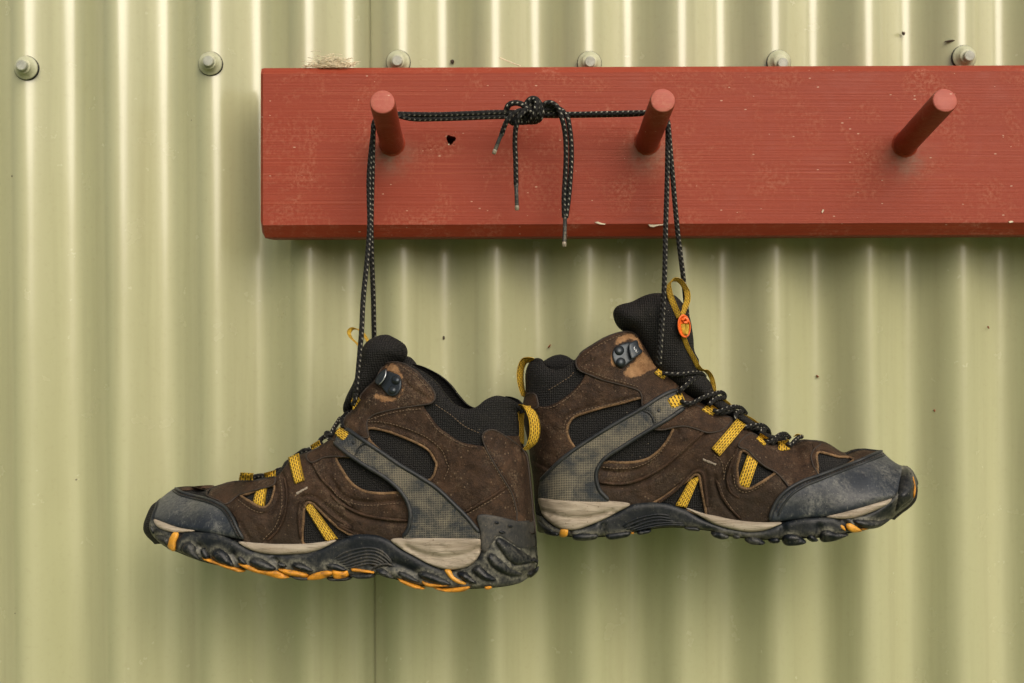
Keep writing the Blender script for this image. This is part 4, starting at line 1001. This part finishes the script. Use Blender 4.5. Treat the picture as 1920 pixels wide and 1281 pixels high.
hook(L, 'C 440,410 500,425 545,445 562,490 557,560 522,602 482,612 440,582 400,520 420,460', [(515, 482, 36), (487, 562, 36)], 'C 350,482 388,422 440,394 440,440 420,480 388,522 356,506', 'C 442,396 440,440 418,486 386,520', 'C')
hp = hook(Rb, 'D 803,612 828,556 880,534 950,518 968,560 992,640 930,692 882,726 832,702 810,662', [(860, 586, 40), (872, 682, 40)], 'D 938,532 965,515 1002,505 1018,555 1046,597 1003,632 962,656 946,602', 'D 938,532 946,602 962,656', 'D')
for st in ('D 985,548 975,580 998,572', 'D 998,572 990,602 1016,596'):
    Rb.line('hook_mark', st, .00035, M['steel_edge'], .0097, parent=hp, sides=5)
# heel pull loops
L.ribbon('heel_loop', 'C 1562,1040 1612,985 1636,900 1626,790 1590,715 1555,688 1532,720 1528,800 1532,900 1525,990', [.006, .008, .009, .009, .008, .006, .002, -.001, -.001, 0], .0115,
         [(.42, -.15, 1), (.55, -.05, 1), (.6, 0, 1), (.6, 0, 1), (.55, .1, 1), (.35, .2, 1), (.15, .1, 1), (.10, 0, 1), (.10, 0, 1), (.2, 0, 1)], M['webbing'])
Rb.ribbon('heel_loop', 'D 175,668 135,662 95,680 72,730 66,800 78,890 97,958', [.004, .004, .002, 0, 0, 0, .002], .0105,
          [(-.45, .5, 1), (-.4, .5, 1), (-.5, .1, 1), (-.55, 0, 1), (-.5, 0, 1), (-.4, 0, 1), (-.3, 0, 1)], M['webbing'])
# small pale embroidered mark on each boot
for b, a0, a1, hgt in ((L, (1262, 540), (1350, 490), 30), (Rb, None, None, 0)):
    if b is L: o = CROP['A']; p0, p1 = np.array([o[0]+1262/4.27, o[1]+538/4.27]), np.array([o[0]+1352/4.27, o[1]+488/4.27]); up = np.array([-1.2, -4.6])
    else: o = CROP['E']; p0, p1 = np.array([o[0]+1442/4.27, o[1]+518/4.27]), np.array([o[0]+1548/4.27, o[1]+562/4.27]); up = np.array([1.3, -4.6])
    V = []; F = []; c = 0; rnd = random.Random(5)
    for k in range(12):
        m = p0+(p1-p0)*(k+.5)/12; hgt = rnd.uniform(.6, 1.0); sl = rnd.uniform(-.6, .6)
        Q = b.solve(np.array([m-up*.5*hgt+[sl, 0], m, m+up*.5*hgt-[sl, 0]]), .0026); P = b.world(Q, b.surf(Q)+.0026)
        v, f, _ = tube_mesh(P, .00033, 5); V.append(v); F += [tuple(i+c for i in q) for q in f]; c += len(v)
    e = mesh_obj('embroidered_mark', np.vstack(V), F, M['print'], b.root); e['kind'] = 'stuff'
# tongue pull tabs
L.ribbon('pull_loop', 'C 262,250 215,192 165,145 146,102 172,72 222,78 265,115 302,178', [.004, .003, .001, 0, -.002, -.004, -.006, -.006], .0042, [(.5, .2, 1)], M['yellow_cord'])
Rb.ribbon('pull_loop', 'D 1338,318 1300,235 1262,130 1256,55 1300,18 1350,35 1398,112 1402,190 1368,270 1348,318', [.032, .030, .025, .018, .013, .011, .012, .016, .024, .031], .0052,
          [(.75, .1, .6), (.75, .1, .6), (.75, .1, .6), (.6, .2, .8), (.3, .6, .8), (.5, .4, .8), (.8, .1, .6), (.8, -.1, .6), (.8, -.2, .6), (.8, -.2, .6)], M['webbing'])
Rb.ribbon('cord_strip', 'D 1372,478 1410,570 1455,650 1488,715 1515,742 1560,752 1595,800 1612,860 1618,915', [.030, .029, .028, .026, .021, .016, .013, .013, .014], .0042, [(.8, .3, .7)], M['webbing'])
for pts, ys in (('G 835,512 890,515 940,550 965,585', [.006, .008, .008, .006]), ('G 1052,678 1130,690 1200,725 1250,765', [.006, .008, .008, .006]), ('F 640,290 668,280 695,300', [.004, .006, .004])):
    Rb.ribbon('cord_strip', pts, ys, .0034, [(.6, .4, .8)], M['yellow_cord'])
# orange cord button: oval dish with a raised rim and a curl
def button():
    o = CROP['D']; c = np.array([o[0]+1378/4.27, o[1]+392/4.27]); y0 = .0325
    def ring(k, dy, n=40):
        a = np.arange(n)/n*2*math.pi; P = c+np.stack([np.cos(a)*12.2*k, np.sin(a)*22.0*k], 1); th = math.radians(-6)
        d = P-c; P = c+np.stack([d[:, 0]*math.cos(th)-d[:, 1]*math.sin(th), d[:, 0]*math.sin(th)+d[:, 1]*math.cos(th)], 1)
        yy = y0-(P[:, 0]-c[0])*.00020; return Rb.world(Rb.loc(P, yy), yy+dy)
    prof = [(.90, -.004), (1.0, -.002), (1.02, 0), (.99, .0012), (.92, .0016), (.84, .0012), (.80, .0003), (.70, -.0004), (.40, -.0008), (.02, -.0008)]
    V = np.vstack([ring(k, dy) for k, dy in prof]); n = 40; F = []
    for i in range(len(prof)-1):
        for j in range(n): F.append((i*n+j, i*n+(j+1) % n, (i+1)*n+(j+1) % n, (i+1)*n+j))
    bt = mesh_obj('cord_button', V, F, M['button'], Rb.root)
    X = Rb.pts3('D 1362,345 1385,325 1405,340 1400,362 1375,362', [y0+.0008]*5, .0006); tube('button_curl', X, .0011, M['button'], bt, 8)
    Rb.ribbon('button_cord', 'D 1368,372 1372,410 1382,440 1398,460', [y0+.0008]*4, .0036, [(1, .2, .3)], M['yellow_cord'], bt)
    Rb.ribbon('button_cord', 'D 1402,372 1404,410 1400,440 1392,460', [y0+.0012]*4, .0026, [(1, .2, .3)], M['yellow_cord'], bt)
button()

# ------------------------------------------------------------------ laces
LR = .0019
def lace_mesh(P, r=LR, sides=14):
    P = resample(np.asarray(P, float), .0008)
    return tube_mesh(P, r, sides)
def cord(name, P, parent, r=LR):
    V, F, uv = lace_mesh(P, r); return mesh_obj(name, V, F, M['lace'], parent, uv)
def sm(P, step=.0012):
    return spline(np.asarray(P, float), step)
lace_l = empty('bootlace', tuple(at(717, 215, -.08))); tag(lace_l, 'flecked black lace from the left boot over the left peg to the knot', 'shoelace', 'flecked black bootlaces')
lace_r = empty('bootlace', tuple(at(1243, 215, -.08))); tag(lace_r, 'flecked black lace of the right boot, hung over the middle peg', 'shoelace', 'flecked black bootlaces')
def over_peg(i, s, side, rl):
    """arc over a peg at fraction s of its length: from the top round to the outer side; returns points in 3D"""
    b_, t_, ax, r = PEGS[i]; c = b_+(t_-b_)*s; out = []
    for k in range(9):
        a = math.pi/2*(k/8); out.append((c.x+side*math.sin(a)*(r+rl), c.y, c.z+math.cos(a)*(r+rl)))
    return out
KY = PEGS[0][0].y+(PEGS[0][1].y-PEGS[0][0].y)*.36      # depth of the lace run between the pegs
def P3(p, Y): return np.array([tuple(at(a, b, y)) for (a, b), y in zip(np.asarray(p), np.broadcast_to(Y, (len(p),)))])
# run between the pegs, down to the left boot
for j, (dy, pts, end) in enumerate([
   (0.0, [(692, 330), (693, 420), (689, 480), (681, 560), (678, 620), (673, 680), (668, 730), (664, 752)], [-.085, -.092, -.100, -.108, -.114, -.118, -.118, -.112]),
   (-.0036, [(698, 330), (696, 420), (697, 480), (700, 560), (701, 610), (702, 650)], [-.082, -.080, -.078, -.072, -.068, -.062])]):
    arc = over_peg(0, .36+.03*j, -1, LR+.0003)
    run = [tuple(at(a, b+(8.0 if j else 0), KY+.001*j)) for a, b in ((975, 211), (930, 211), (880, 213), (820, 215), (770, 214.5))]
    cord('cord', sm(run+arc+[tuple(x) for x in P3(pts, end)]), lace_l)
for j, (dy, pts, end) in enumerate([
   (0, [(1251, 330), (1248, 430), (1246, 520), (1242, 600), (1237, 665), (1236, 684)], [-.088, -.096, -.103, -.108, -.112, -.110]),
   (0, [(1261, 330), (1270, 430), (1281, 520), (1288, 590), (1292, 640)], [-.084, -.082, -.078, -.070, -.062])]):
    arc = over_peg(1, .36+.03*j, 1, LR+.0003)
    run = [tuple(at(a, b+(2.5 if j else 0), KY+.003*j)) for a, b in ((1000, 214), (1040, 214.5), (1090, 214), (1140, 213), (1195, 211.5))]
    cord('cord', sm(run+arc+[tuple(x) for x in P3(pts, end)]), lace_r)
# knot
kn = empty('tmp')
def kcord(name, s, ys, par, r=LR): return cord(name, sm(P3(px(s), KY+np.array(ys))), par, r)
bpy.data.objects.remove(kn)
knot = kcord('knot', 'K 430,470 425,390 470,310 570,282 680,310 780,380 860,470 900,540 850,585 770,560 740,460 760,330 820,235 890,220 945,290 965,400 950,510 890,580', [.001, -.001, -.003, -.004, -.005, -.006, -.006, -.004, 0, .003, -.001, -.005, -.006, -.004, -.006, -.008, -.006, -.001], lace_l, .0022)
kcord('knot_wrap', 'K 700,590 690,480 720,350 790,240 860,215 910,260 900,380 860,500 800,590', [.002, -.002, -.004, -.006, -.007, -.009, -.010, -.008, -.002], lace_l, .0023)
kcord('knot_wrap', 'K 640,560 560,560 500,600 620,590 760,585 880,560 950,480', [0, 0, .001, .001, .001, -.001, -.004], lace_l, .0022)
kcord('knot_wrap', 'K 880,580 950,540 985,440 960,310 900,235 830,228 800,290', [.001, -.003, -.005, -.004, -.003, -.003, -.004], lace_r, .0023)
kcord('knot_wrap', 'K 760,470 860,440 950,410 1050,385 1150,385 1260,400', [-.004, -.005, -.004, -.002, -.001, 0], lace_r)
kcord('knot_wrap', 'K 800,560 800,450 830,340 880,300 930,360 930,470 890,560', [.002, -.001, -.003, -.003, -.004, -.003, .001], lace_r, .0026)
kcord('knot_wrap', 'K 700,560 760,500 820,420 880,330', [.001, -.001, -.002, -.001], lace_l, .0028)
def aglet(s, ys, par):
    P = sm(P3(px(s), KY+np.array(ys))); P = resample(P, .0012); n = len(P)
    r = np.full(n, .00155); r[:2] = [.0019, .0018]; r[-1] = .0013
    a = tube('aglet', P, r, M['aglet'], par, 12)
    T = P[-1]-P[-2]; T /= np.linalg.norm(T); Q = np.array([P[-1]-T*.0030, P[-1]-T*.0012, P[-1]+T*.0004, P[-1]+T*.0009])
    tube('aglet_tip', Q, np.array([.00158, .0017, .0016, .0011]), M['aglet_tip'], a, 10)
kcord('loose_end', 'K 690,400 620,410 520,470 440,560 390,660 350,775', [-.005, -.009, -.010, -.010, -.008, -.006], lace_l)
aglet('K 352,770 300,890 225,1085', [-.006, -.005, -.003], lace_l)
kcord('loose_end', 'K 760,380 700,430 630,500 590,600 565,760 560,950 570,1200 578,1600', [-.006, -.011, -.013, -.012, -.009, -.006, -.004, -.003], lace_l)
aglet('K 578,1590 585,1780 592,1985', [-.003, -.003, -.002], lace_l)
kcord('loose_end', 'K 960,400 1010,320 1100,275 1200,310 1270,400 1310,520 1345,660 1370,850 1378,1100 1368,1400 1345,1800 1350,2120', [-.004, -.005, -.006, -.006, -.007, -.008, -.007, -.005, -.004, -.003, -.003, -.003], lace_r)
kcord('loose_end', 'K 980,440 1030,370 1110,330 1220,350 1330,420 1400,520 1430,660 1455,850 1465,1100 1452,1400 1420,1800 1375,2120', [-.002, -.002, -.003, -.003, -.004, -.006, -.006, -.005, -.004, -.003, -.003, -.003], lace_r)
aglet('K 1362,2110 1358,2280 1348,2570', [-.003, -.003, -.003], lace_r)
# lacing on the boots
def bl(b, s, ys, par, r=.0017): return cord('lacing', b.pts3(s, ys), par, r)
for s, ys in [('G 240,225 330,238 450,238 560,222 650,228 690,260', [.030, .032, .032, .028, .020, .004]),
              ('G 640,250 590,272 500,352 442,400 415,440', [.018, .026, .031, .032, .031]),
              ('G 440,520 490,550 560,546 660,492 780,450 870,432 905,465 895,505', [.033, .035, .034, .031, .026, .018, .010, .006]),
              ('G 900,490 860,488 790,512 738,565', [.012, .020, .027, .031]),
              ('G 780,620 830,640 900,612 1000,585 1080,600 1130,655', [.032, .033, .031, .026, .016, .006]),
              ('G 850,655 930,640 1010,600', [.030, .028, .024]),
              ('G 1090,640 1050,640 1020,672 1022,730', [.016, .022, .027, .028]),
              ('G 1080,790 1130,802 1220,782 1310,785 1365,830 1380,870', [.029, .030, .027, .020, .012, .004]),
              ('G 1150,815 1240,812 1320,835', [.027, .025, .018]),
              ('G 1345,820 1310,835 1285,880', [.018, .023, .025]),
              ('G 1330,930 1370,968 1430,935 1490,885 1550,875 1595,915', [.025, .027, .025, .019, .012, .004]),
              ('G 1400,985 1470,930 1540,900', [.024, .020, .013]),
              ('G 1560,960 1600,1000 1650,950 1700,910 1725,905', [.020, .020, .015, .008, .003])]:
    bl(Rb, s, ys, lace_r)
for s, ys in [('C 205,590 195,640 180,680', [.034, .034, .032]),
              ('C 150,720 110,770 85,800 100,860', [.012, .016, .022, .028]),
              ('C 75,790 50,830 20,880 0,930', [.004, .012, .020, .026]),
              ('A 1640,20 1570,60 1500,50 1520,90 1590,120', [.018, .020, .018, .024, .028]),
              ('A 1540,70 1480,85 1450,120 1470,150', [.010, .012, .016, .020]),
              ('A 1380,195 1330,188 1290,212 1250,240', [.016, .016, .014, .014]),
              ('A 1370,180 1320,205 1270,235', [.008, .008, .008]),
              ('A 1160,345 1120,345 1090,370 1060,390', [.010, .012, .014, .016]),
              ('A 1030,400 980,392 930,400 880,420', [.016, .014, .013, .016]),
              ('A 1010,385 960,412 900,400', [.008, .010, .008])]:
    bl(L, s, ys, lace_l)

# ------------------------------------------------------------------ straw and debris
def straws(name, cx, cy, Y, n, sx, sz, ln, label, cat, seed, mat='straw', kind=None):
    rnd = random.Random(seed); V = []; F = []; c = 0; o = at(cx, cy, Y); o.z = zt+.0036*(o.x-x0)-.0004
    for k in range(n):
        p = o+Vector((rnd.gauss(0, sx), rnd.uniform(-.006, .006), abs(rnd.gauss(0, sz)))); a = rnd.uniform(-.7, .7)+(math.pi if rnd.random() < .5 else 0)
        l = rnd.uniform(.3, 1)*ln; bend = rnd.uniform(-.4, .4)*l
        d = Vector((math.cos(a), rnd.uniform(-.5, .5), math.sin(a)*.55)); P = [p-d*l*.5, p+Vector((0, 0, bend*.4)), p+d*l*.5]
        P = [Vector((q.x, q.y, max(q.z, o.z))) for q in P]
        v, f, _ = tube_mesh(np.array([tuple(q) for q in P]), rnd.uniform(.00010, .00024), 4); V.append(v); F += [tuple(i+c for i in q) for q in f]; c += len(v)
    ob = mesh_obj(name, np.vstack(V), F, M[mat]); return tag(ob, label, cat, kind=kind)
straws('straw_tuft', 622, 124, -.041, 800, .0072, .0036, .0085, 'small fluffy tuft of dry straw on top of the red board near its left end', 'straw', 11)
def stalk(name, pts, Y, r, label, cat, mat='straw'):
    P = sm(P3(pts, Y), .001); return tag(tube(name, P, r, M[mat], None, 6), label, cat)
stalk('straw_stalk', [(936, 108), (955, 116), (976, 124)], -.030, .00045, 'thin dry straw stalk lying on the red board above the knot', 'straw')
stalk('straw_stalk', [(640, 123), (652, 120), (664, 121)], -.034, .0004, 'short bent straw stalk beside the straw tuft on the red board', 'straw')
def crumb(px_, py_, rx, rz, ang, mat, label):
    k = (at(px_, py_, 0).x-CREST0)/PITCH; Y = AMP*(1-math.cos(k*2*math.pi))-.0009
    c = at(px_, py_, Y); rnd = random.Random(int(px_)); V = []; F = []
    n = 9
    for j, (q, h) in enumerate(((1, .0006), (.95, -.0006), (.5, -.0013))):
        for i in range(n):
            a = i/n*2*math.pi; rr = q*(1+rnd.uniform(-.3, .3)); x, z = rx*rr*math.cos(a), rz*rr*math.sin(a)
            V.append((c.x+x*math.cos(ang)-z*math.sin(ang), c.y+h, c.z+x*math.sin(ang)+z*math.cos(ang)))
    for j in range(2):
        for i in range(n): F.append((j*n+i, j*n+(i+1) % n, (j+1)*n+(i+1) % n, (j+1)*n+i))
    F.append(tuple(2*n+i for i in range(n)))
    return tag(mesh_obj('debris_crumb', V, F, M[mat], smooth=False), label, 'debris')
crumb(1782, 77, .0050, .0010, .1, 'dirt', 'dark web-like dirt clump on the wall above the right peg')
crumb(1694, 63, .0013, .0017, .3, 'dirt', 'dark dirt crumb on the wall above the right end of the board')
crumb(1030, 649, .0016, .0006, .9, 'rust_leaf', 'tiny red-brown flake on the wall between the two boots')
crumb(1533, 706, .0013, .0007, -.9, 'rust_leaf', 'tiny red-brown flake on the wall above the right boot toe')
crumb(1853, 614, .0014, .0006, -1.0, 'rust_leaf', 'tiny red-brown flake on the wall near the right edge')
crumb(1752, 770, .0011, .0006, -1.3, 'rust_leaf', 'tiny red-brown flake on the wall right of the right boot laces')
crumb(848, 116, .0014, .0018, .2, 'dirt', 'small dirt crumb on the wall above the board between screws')
crumb(832, 634, .0010, .0016, 0, 'dirt', 'small dark crumb on the wall right of the left boot tongue')
crumb(638, 629, .0008, .0020, 0, 'dirt', 'small dark crumb on the wall left of the left boot tongue')
